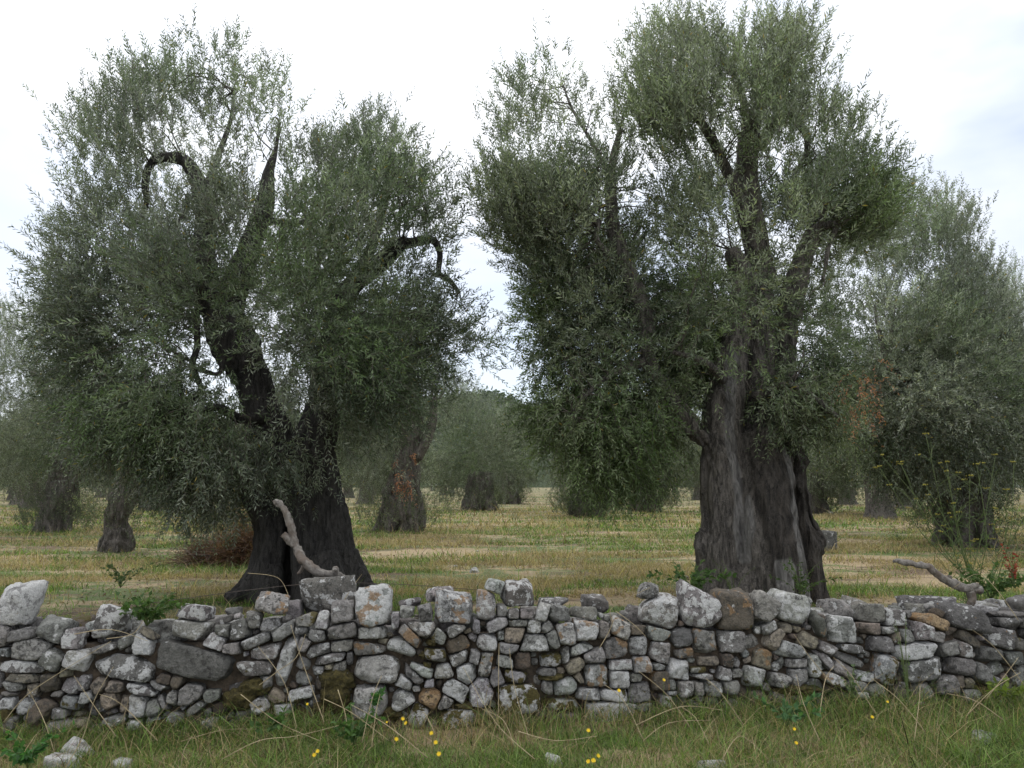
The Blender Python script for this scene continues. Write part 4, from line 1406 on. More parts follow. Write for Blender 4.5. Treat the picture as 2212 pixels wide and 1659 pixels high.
for rank, i in enumerate(order):
    x = stones[i]
    c, sn = math.cos(x['an']), math.sin(x['an'])
    planes = []
    for (ex, ey, h) in ((1, 0, x['a']), (-1, 0, x['a']), (0, 1, x['b']), (0, -1, x['b'])):
        j = rgw.normal() * .10
        ex, ey = ex * math.cos(j) - ey * math.sin(j), ex * math.sin(j) + ey * math.cos(j)
        planes.append(((ex * c - ey * sn, ex * sn + ey * c, rgw.normal() * .10), h * rgw.uniform(1.03, 1.13)))
    if 'k' not in x['fl']:
        dd = tree_pts - tree_pts[i]
        near = np.where(np.hypot(dd[:, 0], dd[:, 1]) < (max(x['a'], x['b']) * 1.5 + .28))[0]
        for j in near:
            if j == i or 'k' in stones[j]['fl']: continue
            y_ = stones[j]
            best = None
            angs = [x['an'], x['an'] + 1.5708, y_['an'], y_['an'] + 1.5708, math.atan2(dd[j][1], dd[j][0])]
            for q_, a_ in enumerate(angs):
                n_ = np.array([math.cos(a_), math.sin(a_)])
                L_ = float(dd[j] @ n_)
                if L_ < 0: n_, L_ = -n_, -L_
                e1, e2 = ext2(x, *n_), ext2(y_, *n_)
                sep = L_ - e1 - e2 - (.004 if q_ == 4 else 0)
                if best is None or sep > best[0]: best = (sep, n_, e1, e2, L_)
            sep, n_, e1, e2, L_ = best
            if sep < .006:
                h = e1 + sep * e1 / (e1 + e2) - .0025
                planes.append(((n_[0], n_[1], 0), max(h, .012)))
    m_ = min(x['a'], x['b'])
    for _ in range(rgw.integers(3, 7)):                        # corners knocked off
        a = rgw.uniform(0, 6.283); z = rgw.uniform(.1, 1.0)
        nn = norm(np.array([math.cos(a) * c - math.sin(a) * sn, math.cos(a) * sn + math.sin(a) * c, z]))
        e = ext(x, nn[0] / np.hypot(nn[0], nn[1]), nn[1] / np.hypot(nn[0], nn[1]))
        planes.append((nn, (e * np.hypot(nn[0], nn[1]) + m_ * 1.0 * nn[2]) * rgw.uniform(.70, .97)))
    depf = min(m_ * rgw.uniform(.8, 1.15), .12)
    planes.append(((rgw.normal() * .16, rgw.normal() * .16 + .06, 1), depf))
    planes.append(((0, 0, -1), max(.14, m_ * 1.3) if 'c' in x['fl'] else .10))
    sub = 4 if x['traced'] else 3
    v, f = stone_mesh(planes, rgw, sub, .10, max(x['a'], x['b']) * .9 + .02, p=rgw.uniform(9, 24))
    back = depf * .75 - rgw.uniform(-.012, .035)
    if 'f' in x['fl']: back = depf * .9 + rgw.uniform(.02, .06)
    if 'k' in x['fl']: back = rgw.uniform(.22, .36)
    elif 'c' in x['fl']: back += .03
    cen = W3(x['s'], x['t'], back)
    if back > .15:   # keep it in line with its place in the photo though it lies farther back
        o_ = np.array([0, 0, CAMH]); cen = o_ + (W3(x['s'], x['t'], 0) - o_) * ((cen[1]) / W3(x['s'], x['t'], 0)[1])
    Wv = cen + v[:, 0:1] * WDIR + v[:, 1:2] * WUP + v[:, 2:3] * WNN
    ta, va = stone_attrs(x, len(Wv))
    cap = 'c' in x['fl']
    if (cap or face_named < 100) and x['traced']:
        nm = 'capstone' if cap else 'stone'
        if not cap: face_named += 1
        me = mesh_np(nm, Wv - wall_o, tris=f, smooth=True, attrs={'tint': ('POINT', ta), 'variant': ('POINT', va)}, mats=[M_STONE])
        lb = {'o': 'stone mostly covered with orange lichen', 't': 'freshly broken tan stone', 'b': 'rust brown stone'}.get(x['tone'])
        if 'm' in x['fl']: lb = 'stone half covered with dark moss'
        so_ = link(nm, me, wall)
        if lb: so_['label'] = lb
    else:
        small.add((Wv, None, f)); small_t.append(ta); small_v.append(va)
# loose stones over the top and back of the wall
for _ in range(260):
    s = rgw.uniform(-1.2, SL + 1.2); dep = rgw.uniform(.16, .62)
    tt = .60 + rgw.uniform(-.06, .04)
    u_ = s / SL
    a_, b_, c_ = rgw.uniform(.05, .12), rgw.uniform(.03, .06), rgw.uniform(.05, .10)
    an = rgw.uniform(0, 3.14)
    pl = [((math.cos(an + k * 1.571 + rgw.normal() * .1), rgw.normal() * .2, math.sin(an + k * 1.571)), (a_, c_)[k % 2]) for k in range(4)]
    pl += [((0, 1, 0), b_), ((0, -1, 0), b_)] + [(rgw.normal(size=3), a_ * rgw.uniform(.75, .95)) for _ in range(5)]
    v, f = stone_mesh(pl, rgw, 3, .06, a_)
    cen = W3(s, tt, dep)
    Wv = cen + v[:, 0:1] * WDIR + v[:, 1:2] * np.array([0, 0, 1.0]) + v[:, 2:3] * WN
    x = dict(tone=rgw.choice(list('gggdw')), fl='', t=.6)
    ta, va = stone_attrs(x, len(Wv))
    small.add((Wv, None, f)); small_t.append(ta); small_v.append(va)
link('small_stones', small.mesh('small_stones', [M_STONE], True, wall_o, attrs={'tint': ('POINT', np.vstack(small_t)), 'variant': ('POINT', np.vstack(small_v))}), wall, kind='stuff')
# earth and rubble core
def wall_core():
    ns_, nt_ = 260, 40
    rows = []
    S = np.linspace(-1.6, SL + 1.6, ns_)
    prof = np.array([top_at(s) for s in S]); prof = np.convolve(np.pad(prof, 6, 'edge'), np.ones(13) / 13, 'valid')
    prof = np.minimum(prof, .60)
    path = [(-.15, .075)] + [(k, .075) for k in np.linspace(0, 1, 16)] + [(1, d) for d in np.linspace(.15, .7, 10)] + [(k, .72) for k in np.linspace(1, -.2, 8)]
    V = []
    for (k, d) in path:
        for s, p_ in zip(S, prof):
            V.append(W3(s, (p_ - .06) * k, d))
    V = np.array(V)
    V += (fbm(V * 9, 3, 3)[:, None] - .5) * .09 * np.array([WNN])
    n = len(S)
    r, c = np.meshgrid(np.arange(len(path) - 1), np.arange(n - 1), indexing='ij')
    a = (r * n + c).ravel()
    Q = np.stack([a, a + 1, a + n + 1, a + n], 1)
    link('wall_core', mesh_np('wall_core', V - wall_o, Q, smooth=True, mats=[M_SOIL]), wall)
wall_core()
def moss_cushion(reg, x, y, w_, h_):
    u = RX[reg] * .8848 + x * .28; v = 1350 * .8848 + y * .28
    s, t, dist = wall_pt(u, v); k = .28 / F * dist
    d, f = ico(4)
    vv = d * np.array([w_ * k / 2, h_ * k / 2, .07])
    vv = vv * (1 + (fbm(d * 2.2 + x, 5, 4) - .5) * .9)[:, None]
    vv += d * ((fbm(vv * 60, 6, 2) - .5) * .02)[:, None]
    Wv = W3(s, t, .035) + vv[:, 0:1] * WDIR + vv[:, 1:2] * WUP + vv[:, 2:3] * WNN
    link('moss_cushion', mesh_np('moss_cushion', Wv - wall_o, tris=f, smooth=True, mats=[M_MOSS]), wall)
for a in ((1, 690, 990, 260, 170), (1, 700, 1120, 230, 210), (0, 1850, 1130, 260, 170), (1, 590, 1230, 150, 140), (0, 1260, 1330, 220, 90), (3, 480, 1060, 330, 80), (1, 60, 1040, 230, 130),
          (2, 470, 960, 200, 60), (1, 1720, 1190, 200, 60), (3, 1900, 1060, 140, 60), (0, 30, 1250, 90, 120), (1, 1130, 1240, 160, 90), (1, 1440, 690, 90, 60), (1, 1370, 790, 60, 60)):
    moss_cushion(*a)

# ------------------------------------------------------------------ loose field stones
def ground_stone(u, v, w_, h_, label, tone='w', d=None, fl='l', name='field_stone', sink=.35):
    p = G(u, v) if d is None else P(u, v, d)
    k = p[1] / F
    a_, b_ = w_ * k / 2, h_ * k / 2
    pl = [((math.cos(i * 1.047 + rgw.normal() * .15), math.sin(i * 1.047), rgw.normal() * .1), a_ * rgw.uniform(.8, 1.1) * (1 if i % 3 == 0 else .8)) for i in range(6)]
    pl += [((rgw.normal() * .2, rgw.normal() * .2, 1), b_), ((0, 0, -1), b_)] + [(np.array([rgw.normal(), rgw.normal(), abs(rgw.normal())]), (a_ + b_) * .5 * rgw.uniform(.8, 1.0)) for _ in range(5)]
    vv, f = stone_mesh(pl, rgw, 4, .06, a_)
    x = dict(tone=tone, fl=fl, t=1)
    ta, va = stone_attrs(x, len(vv))
    z = ground_z(p[0], p[1])
    me = mesh_np(name, vv, tris=f, smooth=True, attrs={'tint': ('POINT', ta), 'variant': ('POINT', va)}, mats=[M_STONE])
    o = link(name, me, None, label=label, category='stone', group='loose stones on the grass')
    o.location = (p[0], p[1], float(z) + b_ * (1 - 2 * sink))
    return o
ground_stone(165, 1628, 70, 46, 'pale stone in the left foreground grass, upper of two')
ground_stone(135, 1655, 90, 40, 'wide pale stone in the left foreground grass, lower of two')
ground_stone(262, 1652, 50, 24, 'small pale stone sunk in grass right of the pair')
ground_stone(1196, 1641, 44, 26, 'small white stone in the grass below the middle of the wall')
ground_stone(1535, 1656, 74, 30, 'white stone at the bottom edge right of centre', fl='')
ground_stone(2130, 1598, 54, 22, 'flat pale stone in the green grass at lower right', fl='')
ground_stone(1672, 1650, 34, 20, 'reddish tan stone in grass at lower right', tone='t', fl='')
ground_stone(1788, 1190, 38, 52, 'dark rounded boulder against the right side of the fluted trunk', tone='d', fl='', name='boulder', sink=.12)
ground_stone(1024, 1236, 26, 12, 'white stone on the dry grass in the middle of the field', fl='')
ground_stone(1795, 1110, 14, 8, 'small white stone far right of the fluted trunk', fl='')
for i, (u, v, w_) in enumerate([(1295, 1254, 16), (1482, 1250, 16), (1610, 1236, 12), (1105, 1262, 14), (985, 1222, 10), (1505, 1215, 12), (1335, 1232, 9), (1030, 1190, 8)]):
    ground_stone(u, v, w_, w_ * .5, 'tiny pale stone scattered on the dry field behind the wall', fl='')

# ------------------------------------------------------------------ dead branches on the wall
def branch_thing(label, cat, mains, d, seed=1):
    base = np.array(P(mains[0][0][0], mains[0][0][1], d))
    t = thing('dead_branch', label, cat, tuple(base))
    for i, rows in enumerate(mains):
        p, r = pathV(rows, d)
        b = Bag(); vq = tube(p, r, seg=18, lump=.3, seed=seed + i, sub=12)
        vq = (vq[0] + (fbm(vq[0] * np.array([28, 28, 28]), seed, 3)[:, None] - .5) * .022, vq[1], vq[2]); b.add(vq)
        link('stick' if i == 0 else 'stub', b.mesh('stick', [M_DEAD], True, base), t)
    return t
branch_thing('weathered bare branch rising left from the dark boulder on the wall', 'branch',
             [[(748, 1252, 12, .1), (722, 1244, 20), (690, 1236, 17, -.05), (658, 1214, 20, -.05), (642, 1186, 19), (634, 1162, 16), (627, 1130, 17), (614, 1102, 15), (601, 1082, 10)],
              [(636, 1180, 16), (624, 1166, 15), (612, 1154, 13)], [(604, 1092, 9), (596, 1088, 7), (592, 1080, 4)], [(656, 1222, 10), (650, 1234, 8), (642, 1240, 4)], [(726, 1244, 18), (724, 1228, 12, -.05)], [(600, 1086, 12), (594, 1080, 9)]], 5.6, 3)
branch_thing('pale grey driftwood branch lying along the wall top at right', 'branch',
             [[(2118, 1274, 17, .05), (2090, 1271, 19), (2062, 1261, 18), (2034, 1248, 16), (2018, 1236, 15), (2004, 1224, 14), (1975, 1219, 12), (1945, 1214, 11), (1930, 1211, 7)],
              [(2094, 1276, 18), (2100, 1294, 18), (2092, 1312, 12)], [(2050, 1256, 12), (2052, 1242, 8)], [(2088, 1272, 14), (2112, 1262, 12)]], 5.75, 9)

# ------------------------------------------------------------------ fence wire behind the wall
def wire(label, pts):
    p = [P(*q) for q in pts]
    b = Bag(); b.add(tube(p, [.0022] * len(p), seg=5, sub=6))
    base = np.array(p[0])
    o = link('fence_wire', b.mesh('fence_wire', [M_WIRE], True, base), None, label=label, category='wire')
    o.location = tuple(base)
wire('thin rusty wire strung low behind the wall at left', [(-40, 1345, 5.6), (90, 1332, 5.6), (230, 1315, 5.7), (420, 1290, 5.8), (535, 1275, 5.9), (690, 1260, 6.0), (860, 1262, 6.1), (1040, 1275, 6.2)])

# ------------------------------------------------------------------ grass and weeds
def blades(base, rg, hgt, wid, lean, col, seg=2):
    n = len(base)
    a = rg.uniform(0, 6.283, n)
    dirn = np.stack([np.cos(a), np.sin(a), np.zeros(n)], -1)
    sd = np.stack([-np.sin(a), np.cos(a), np.zeros(n)], -1)
    # turn the flat of the blade at random
    b2 = rg.uniform(0, 6.283, n)
    sd = np.stack([np.cos(b2), np.sin(b2), np.zeros(n)], -1)
    h = hgt[:, None]; l = (lean * hgt)[:, None]; w_ = wid[:, None]
    up = np.array([0, 0, 1.0])
    pts = []
    for k in range(seg + 1):
        t = k / seg
        c = base + up * h * (t - .25 * t * t * np.minimum(l / h, 1.2)) + dirn * l * t * t
        ww = w_ * (1 - t) ** .7 * .5 if k < seg else w_ * .04
        pts.append((c - sd * ww, c + sd * ww))
    V = np.empty((n, 2 * (seg + 1), 3))
    for k, (p, q) in enumerate(pts):
        V[:, 2 * k] = p; V[:, 2 * k + 1] = q
    Q = np.array([[2 * k, 2 * k + 1, 2 * k + 3, 2 * k + 2] for k in range(seg)])
    Q = (np.arange(n)[:, None, None] * (2 * (seg + 1)) + Q[None]).reshape(-1, 4)
    return V.reshape(-1, 3), Q, np.repeat(col, seg, 0)

def wall_s(x, y):
    """signed distance in front of (+, towards camera) the wall face"""
    return (np.stack([x, y], -1) - WL[:2]) @ WN[:2]

GREEN = np.array([.080, .145, .032]); LGREEN = np.array([.20, .275, .065]); DRY = np.array([.42, .33, .185]); RED = np.array([.15, .085, .045])
def grass_col(x, y, rg, dryness, kw=1.35):
    k = np.clip((fbm(np.stack([x * .6, y * 1.5, x * 0], -1) * .8, 61, 4) - .5) / .09 + .5, 0, 1)
    dry = rg.random(len(x)) < np.clip(dryness + (.5 - k) * kw, .03, .97)
    c = GREEN[None] * (1 - rg.random((len(x), 1))) + LGREEN[None] * rg.random((len(x), 1)) * .9
    c[dry] = DRY * rg.uniform(.5, 1.15, (dry.sum(), 1))
    rd = rg.random(len(x)) < .04
    c[rd] = RED
    return c * rg.uniform(.75, 1.2, (len(x), 1)), k, dry

def foreground_grass():
    rg = np.random.default_rng(71)
    n = 200000
    y = rg.uniform(3.3, 6.0, n); x = rg.uniform(-1, 1, n) * (y * .74 + .3)
    ws = wall_s(x, y)
    ok = (ws > -.02)
    x, y, ws = x[ok], y[ok], ws[ok]
    gr = np.clip((x + .5) / 1.8, -.5, 1)
    c, k, dry = grass_col(x, y, rg, .34 - .42 * gr, .65)
    den = np.clip(.35 + k * .6 + .25 * gr, .25, 1)
    ok = rg.random(len(x)) < den
    x, y, ws, c, k, dry, gr = [q[ok] for q in (x, y, ws, c, k, dry, gr)]
    tall = np.clip(fbm(np.stack([x, y, x * 0], -1) * 1.6, 91, 3) * 2 - .6, .15, 1)
    h = rg.gamma(4, .25, len(x)) * (.045 + .05 * tall) * (1 + .35 * np.clip(gr, 0, 1)) * np.where(dry, 1.15, 1)
    h *= np.where(ws < .25, 1.25, 1)
    z = ground_z(x, y) - .01
    z += (np.clip(.35 - ws, 0, .35)) * .12
    V, Q, C = blades(np.stack([x, y, z], -1), rg, h, rg.uniform(.003, .0075, len(x)), rg.uniform(.15, 1.5, len(x)), c, 3)
    link('grass', mesh_np('grass', V, Q, attrs={'tint': ('FACE', C)}, mats=[M_GRASS]), kind='stuff', label='mixed green and dry grass in front of the stone wall', category='grass')
foreground_grass()

def field_grass():
    rg = np.random.default_rng(72)
    Vs, Qs, Cs, off = [], [], [], 0
    for (y0, y1, n, hm, wd_) in ((5.6, 9, 120000, .085, .008), (9, 15, 150000, .085, .012), (15, 26, 150000, .10, .02), (26, 50, 100000, .12, .04), (50, 110, 40000, .10, .07)):
        y = y0 + (y1 - y0) * rg.random(n); x = rg.uniform(-1, 1, n) * (y * .74 + .5)
        ok = wall_s(x, y) < -.66
        x, y = x[ok], y[ok]
        c, k, dry = grass_col(x, y, rg, .66)
        bare = fbm(np.stack([x * .5, y * 2.0, x * 0], -1) * .7, 81, 3)
        ok = rg.random(len(x)) < np.clip((.60 - bare) / .12, .06, .9) * np.where(dry, .75, 1)
        x, y, c, k, dry = x[ok], y[ok], c[ok], k[ok], dry[ok]
        h = rg.gamma(4, .25, len(x)) * hm * np.where(dry, 1.3, 1)
        lush = np.clip(wall_s(x, y) * -1, 0, 9)
        h *= np.where(lush < 1.6, 1.7, 1)
        tall = rg.random(len(x)) < .02
        h[tall] *= 2.6
        z = ground_z(x, y) - .01
        V, Q, C = blades(np.stack([x, y, z], -1), rg, h, rg.uniform(.6, 1.3, len(x)) * wd_, rg.uniform(.2, 1.6, len(x)), c, 2)
        Vs.append(V); Qs.append(Q + off); Cs.append(C); off += len(V)
    link('field_grass', mesh_np('field_grass', np.vstack(Vs), np.vstack(Qs), attrs={'tint': ('FACE', np.vstack(Cs))}, mats=[M_GRASS]), kind='stuff',
         label='short dry and green grass of the orchard floor behind the wall', category='grass')
field_grass()

def litter():
    rg = np.random.default_rng(77)
    n = 60000
    y = 5.6 + 24 * rg.random(n) ** 1.4; x = rg.uniform(-1, 1, n) * (y * .74 + .4)
    bx1, bx2 = G(668, 1284), G(1642, 1290)
    near = np.minimum(np.hypot(x - bx1[0], y - bx1[1]), np.hypot(x - bx2[0], y - bx2[1]))
    soil = fbm(np.stack([x * .5, y * 1.6, x * 0], -1) * .8, 81, 3)
    ok = (wall_s(x, y) < -.7) & (rg.random(n) < np.clip((soil - .47) / .1, 0, 1) * .6 + .5 * np.exp(-(near / 1.8) ** 2))
    x, y = x[ok], y[ok]
    b = np.stack([x, y, ground_z(x, y) + rg.uniform(.004, .035, len(x))], -1)
    V, Q, _ = leaf_quads(b, rg.normal(size=(len(x), 3)) * [1, 1, .25], rg, rg.uniform(.03, .075, len(x)) * (.6 + y / 18), rg.uniform(.010, .028, len(x)) * (.6 + y / 18), 2.5)
    pal = np.array([[.20, .13, .08], [.32, .25, .16], [.12, .075, .05], [.24, .20, .14]])
    tint = pal[rg.integers(0, 4, len(x))] * rg.uniform(.6, 1.25, (len(x), 1))
    link('leaf_litter', mesh_np('leaf_litter', V, Q, attrs={'tint': ('FACE', tint)}, mats=[M_GRASS]), kind='stuff', label='fallen leaves and crumbs of soil on the orchard floor', category='leaf litter')
litter()

def weed(label, u, v, d, n, R, H, name='weed', leaf=.045, lw=.6, col=(.05, .095, .025), z0=None, stemcol=None, seed=0, cat='plant', group=None):
    rg = np.random.default_rng(seed + 900)
    p = P(u, v, d)
    t = thing(name, label, cat, tuple(p), group)
    n = int(n * .62); H *= .85
    ns_ = max(4, n // 14)
    bag = Bag(); bs, ds = [], []
    for i in range(ns_):
        a = rg.uniform(0, 6.283); r = R * rg.uniform(.2, 1); h = H * rg.uniform(.5, 1.1)
        tip = np.array([math.cos(a) * r, math.sin(a) * r, h])
        mid = tip * [.35, .35, .62]
        bag.add(tube([(0, 0, -.02), mid, tip], [.003, .0022, .0012], seg=4, sub=4, seed=i))
        for q in range(14):
            k = rg.uniform(.25, 1)
            b = (mid * k * 1.6 if k < .6 else mid + (tip - mid) * (k - .6) / .4)
            bs.append(b); ds.append(np.array([math.cos(a), math.sin(a), .3]) + rg.normal(size=3) * .8)
    link('stems', bag.mesh('stems', [M_STEM], True), t)
    V, Q, _ = leaf_quads(np.array(bs), np.array(ds), rg, leaf, leaf * lw, 1.0)
    tint = np.array(col) * rg.uniform(.6, 1.5, (len(Q), 1))
    link('leaves', mesh_np('leaves', V, Q, attrs={'tint': ('FACE', tint)}, mats=[M_WEED]), t)
    return t
weed('bushy green bramble growing through the wall top at left', 318, 1345, 4.95, 420, .26, .20, 'bramble', seed=1)
weed('low leafy weed in the grass in front of the big pale blocks', 765, 1600, 4.35, 260, .22, .14, seed=2, col=(.05, .10, .025))
weed('small leafy weed on the pale block low in the wall', 805, 1520, 4.62, 70, .09, .06, seed=3, col=(.05, .13, .03))
weed('trailing green weed at the foot of the wall left of centre', 610, 1570, 4.45, 120, .2, .07, seed=4)
weed('dark green bramble behind the wall left of the fluted trunk', 1490, 1280, 6.6, 420, .38, .28, 'bramble', seed=5, leaf=.05)
weed('leafy weeds against the foot of the thick fluted trunk', 1730, 1290, 8.6, 400, .5, .45, 'bramble', seed=6, leaf=.04, col=(.06, .10, .03))
weed('tangled green bramble behind the driftwood branch at right', 2140, 1290, 6.4, 500, .5, .3, 'bramble', seed=7, leaf=.05)
weed('red leaved sprig at the right edge beside the bramble', 2190, 1262, 6.2, 160, .14, .36, 'red_sprig', seed=8, leaf=.03, col=(.22, .045, .03))
weed('leafy weed tuft at the wall foot right of centre', 1700, 1560, 4.55, 200, .22, .14, seed=9, col=(.05, .11, .04))
weed('pale green creeper low on the wall right of centre', 1840, 1500, 4.75, 160, .14, .18, seed=10, leaf=.02, col=(.09, .13, .06))
weed('yellow green weed low at the right end of the wall', 2180, 1510, 5.2, 200, .25, .14, seed=11, col=(.12, .16, .03))
weed('tall thin seedy weed standing in front of the long pale stone', 1962, 1520, 4.9, 150, .07, .62, 'tall_weed', seed=12, leaf=.014, col=(.10, .15, .07))
weed('dark leafy bush low behind the wall at far left', 260, 1265, 7.4, 320, .4, .26, 'bramble', seed=13, leaf=.035, col=(.05, .08, .03))
weed('thin weeds against the left foot of the fluted trunk', 1585, 1300, 8.9, 200, .3, .6, 'tall_weed', seed=14, leaf=.02, col=(.08, .11, .04))
weed('green weed cluster on the bottom edge left of centre', 60, 1650, 4.0, 220, .25, .16, seed=15, col=(.045, .12, .03))

def brush_pile(label, u, v, d, R, H, n, seed, col):
    rg = np.random.default_rng(seed)
    p = P(u, v, d); p[2] = 0
    t = thing('brush_pile', label, 'brush', tuple(p))
    V, Q, C, off = [], [], [], 0
    m = n
    b = rg.normal(size=(m, 3)) * [R * .42, R * .3, 0]
    b[:, 2] = np.abs(rg.normal(size=m)) * H * .4 * np.exp(-(b[:, 0] / R) ** 2)
    dr = norm(rg.normal(size=(m, 3)) * [1, 1, .5])
    ln = rg.uniform(.2, .7, m)
    wv = norm(np.cross(dr, rg.normal(size=(m, 3)))) * .006
    e = b + dr * ln[:, None]; e[:, 2] = np.maximum(e[:, 2], .0)
    VV = np.stack([b - wv, b + wv, e + wv * .5, e - wv * .5], 1).reshape(-1, 3)
    QQ = np.arange(m * 4).reshape(m, 4)
    V2, Q2, _ = leaf_quads(b[rg.integers(0, m, m * 3)] + rg.normal(size=(m * 3, 3)) * .09, rg.normal(size=(m * 3, 3)), rg, .06, .02)
    tint = np.vstack([np.array(col) * rg.uniform(.4, 1.3, (m, 1)), np.array(col) * [1.2, 1, .9] * rg.uniform(.5, 1.6, (m * 3, 1))])
    link('twigs', mesh_np('twigs', np.vstack([VV, V2]), np.vstack([QQ, Q2 + len(VV)]), attrs={'tint': ('FACE', tint)}, mats=[M_GRASS]), t)
brush_pile('heap of reddish brown pruned twigs beside the left trunk', 530, 1190, 14.5, .55, 1.0, 2000, 1, (.15, .09, .062))
brush_pile('lower heap of grey purple twigs left of the red one', 450, 1200, 14.8, .5, .5, 1300, 2, (.13, .085, .07))

# fennel
def fennel():
    rg = np.random.default_rng(55)
    p = G(2110, 1345, .0); d = 8.2
    p = P(2120, 1330, d); p[2] = 0
    t = thing('fennel', 'tall wiry wild fennel with yellow flower heads at right', 'plant', tuple(p))
    tips = [(1905, 985), (1900, 1010), (1945, 1000), (2000, 940), (2045, 1000), (2045, 1020), (2095, 1030), (2110, 1005), (2190, 1000), (2175, 1060), (2150, 985), (2230, 1080), (1980, 1080), (2060, 1090), (2000, 1050)]
    b = Bag(); heads = []; leaves_b, leaves_d = [], []
    for i, (u, v) in enumerate(tips):
        a0 = np.array([rg.normal() * .06, rg.normal() * .06, 0])
        e = P(u, v, d + rg.uniform(-.35, .35)) - p
        m = a0 * .5 + e * .5 + np.array([0, 0, .12]) + rg.normal(size=3) * .03
        b.add(tube([a0, a0 + [e[0] * .15, 0, e[2] * .3], m, e], [.006, .005, .004, .0025], seg=5, sub=5, seed=i))
        for k in range(6):
            f0 = rg.uniform(.3, .95)
            q0 = a0 + (e - a0) * f0
            q1 = q0 + norm(np.array([rg.normal(), rg.normal() * .6, .9])) * rg.uniform(.12, .32)
            b.add(tube([q0, (q0 + q1) / 2 + [0, 0, .02], q1], [.003, .0025, .0015], seg=4, sub=3, seed=i))
            if rg.random() < .4:
                fl = Bag(); heads.append(fl)
                for h in range(9):
                    aa = rg.uniform(0, 6.28); r_ = rg.uniform(.01, .035)
                    c = q1 + [math.cos(aa) * r_, math.sin(aa) * r_, rg.uniform(.01, .02)]
                    fl.add(tube([c - [0, 0, .006], c + [0, 0, .006]], [.0045, .0035], seg=5, sub=1))
        for k in range(40):
            q0 = a0 + (e - a0) * rg.uniform(.02, .7) + rg.normal(size=3) * .04
            leaves_b.append(q0); leaves_d.append(rg.normal(size=3) + [0, 0, .8])
        fl = Bag(); heads.append(fl)
        for h in range(11):
            aa = rg.uniform(0, 6.28); r_ = rg.uniform(.005, .035)
            c = e + [math.cos(aa) * r_, math.sin(aa) * r_, rg.uniform(.01, .02)]
            fl.add(tube([c - [0, 0, .006], c + [0, 0, .006]], [.005, .004], seg=5, sub=1))
    link('stems', b.mesh('stems', [M_STEM], True), t)
    for fl in heads:
        link('flower_head', fl.mesh('flower_head', [M_FENN], True), t)
    V, Q, _ = leaf_quads(np.array(leaves_b), np.array(leaves_d), rg, .16, .006)
    link('leaves', mesh_np('leaves', V, Q, attrs={'tint': ('FACE', np.array([[.09, .14, .05]]) * rg.uniform(.7, 1.4, (len(Q), 1)))}, mats=[M_GRASS]), t)
M_FENN = make_simple("fennel_flower", (0.20, 0.19, 0.03), (0.38, 0.33, 0.05), 60, 0.7, 0.1, 0.001)
fennel()

# yellow flowers
def flower(u, v, d, label, scale=1.0, stem=.16, seed=0):
    rg = np.random.default_rng(seed)
    p = P(u, v, d)
    st = p[2] if abs(p[2]) < .0 else stem
    t = thing('yellow_flower', label, 'flower', tuple(p), 'yellow flowers in the foreground')
    b = Bag()
    k = rg.normal(size=2) * .03
    b.add(tube([(k[0], k[1], -stem), (k[0] * .3, k[1] * .3, -stem * .4), (0, 0, 0)], [.0018, .0015, .0013], seg=5, sub=3))
    link('stem', b.mesh('stem', [M_STEM], True), t)
    n = 22
    a = np.arange(n) / n * 6.283 + rg.uniform(0, .2, n)
    R = .0128 * scale
    tilt = norm(np.array([rg.normal() * .3, -.9, .8]))
    ux = norm(np.cross(tilt, [0, 0, 1.0])); uy = np.cross(tilt, ux)
    V = np.empty((n, 4, 3))
    for i in range(n):
        dr = ux * math.cos(a[i]) + uy * math.sin(a[i]); sd = np.cross(tilt, dr)
        r_ = R * (1 if i % 2 else .72); lift = tilt * R * (.25 if i % 2 else .5)
        V[i] = [(0, 0, 0), dr * r_ * .7 + sd * R * .17 + lift * .6, dr * r_ + lift, dr * r_ * .7 - sd * R * .17 + lift * .6]
    vq = (V.reshape(-1, 3), np.arange(n * 4).reshape(n, 4), None)
    link('petals', mesh_np('petals', vq[0], vq[1], mats=[M_PETAL]), t)
    bb = Bag(); bb.add(tube([-tilt * R * .3, tilt * R * .35], [R * .25, R * .3], seg=8, sub=2))
    link('flower_centre', bb.mesh('flower_centre', [M_PETAL], True), t)
FL = [(870, 1553, 4.35, 'yellow flower just left of the wall foot, upper of a pair', .95), (877, 1562, 4.3, 'yellow flower just below its twin near the wall foot', .95),
      (836, 1560, 4.4, 'tiny yellow bud left of the pair near the wall foot', .6), (932, 1584, 4.2, 'yellow flower topmost of three in a loose column', 1), (856, 1597, 4.15, 'yellow orange flower standing alone left of the column of three', 1),
      (941, 1604, 4.1, 'yellow flower in the middle of the loose column', 1), (948, 1629, 4.0, 'yellow flower lowest in the loose column', 1.05), (679, 1631, 4.0, 'yellow orange flower lower of the pair at left', .95),
      (686, 1623, 4.0, 'yellow flower upper of the pair at left', .9), (664, 1521, 4.55, 'small yellow flower in front of the mossy stone', .7), (1271, 1578, 4.25, 'yellow flower above the trio at the bottom centre', .95),
      (1271, 1645, 3.95, 'yellow flower left in the bottom trio', .95), (1282, 1643, 3.95, 'yellow flower middle of the bottom trio', 1.05), (1292, 1633, 3.97, 'yellow flower right in the bottom trio', .95),
      (1337, 1492, 4.5, 'yellow flower in front of the pale slab in the wall', .95), (1434, 1469, 4.5, 'yellow flower in front of the dark brown square stone', .85), (1884, 1549, 4.5, 'yellow flower in green grass at right', .85),
      (1716, 1575, 4.3, 'yellow flower upper of two at right', .8), (1720, 1605, 4.2, 'yellow flower lower of two at right', .85), (1917, 1516, 4.7, 'yellow flower close to the wall foot at right', .7)]
for i, (u, v, d, lb, sc_) in enumerate(FL):
    p = P(u, v, d)
    flower(u, v, d, lb, sc_, stem=max(.05, p[2] + .02), seed=i)

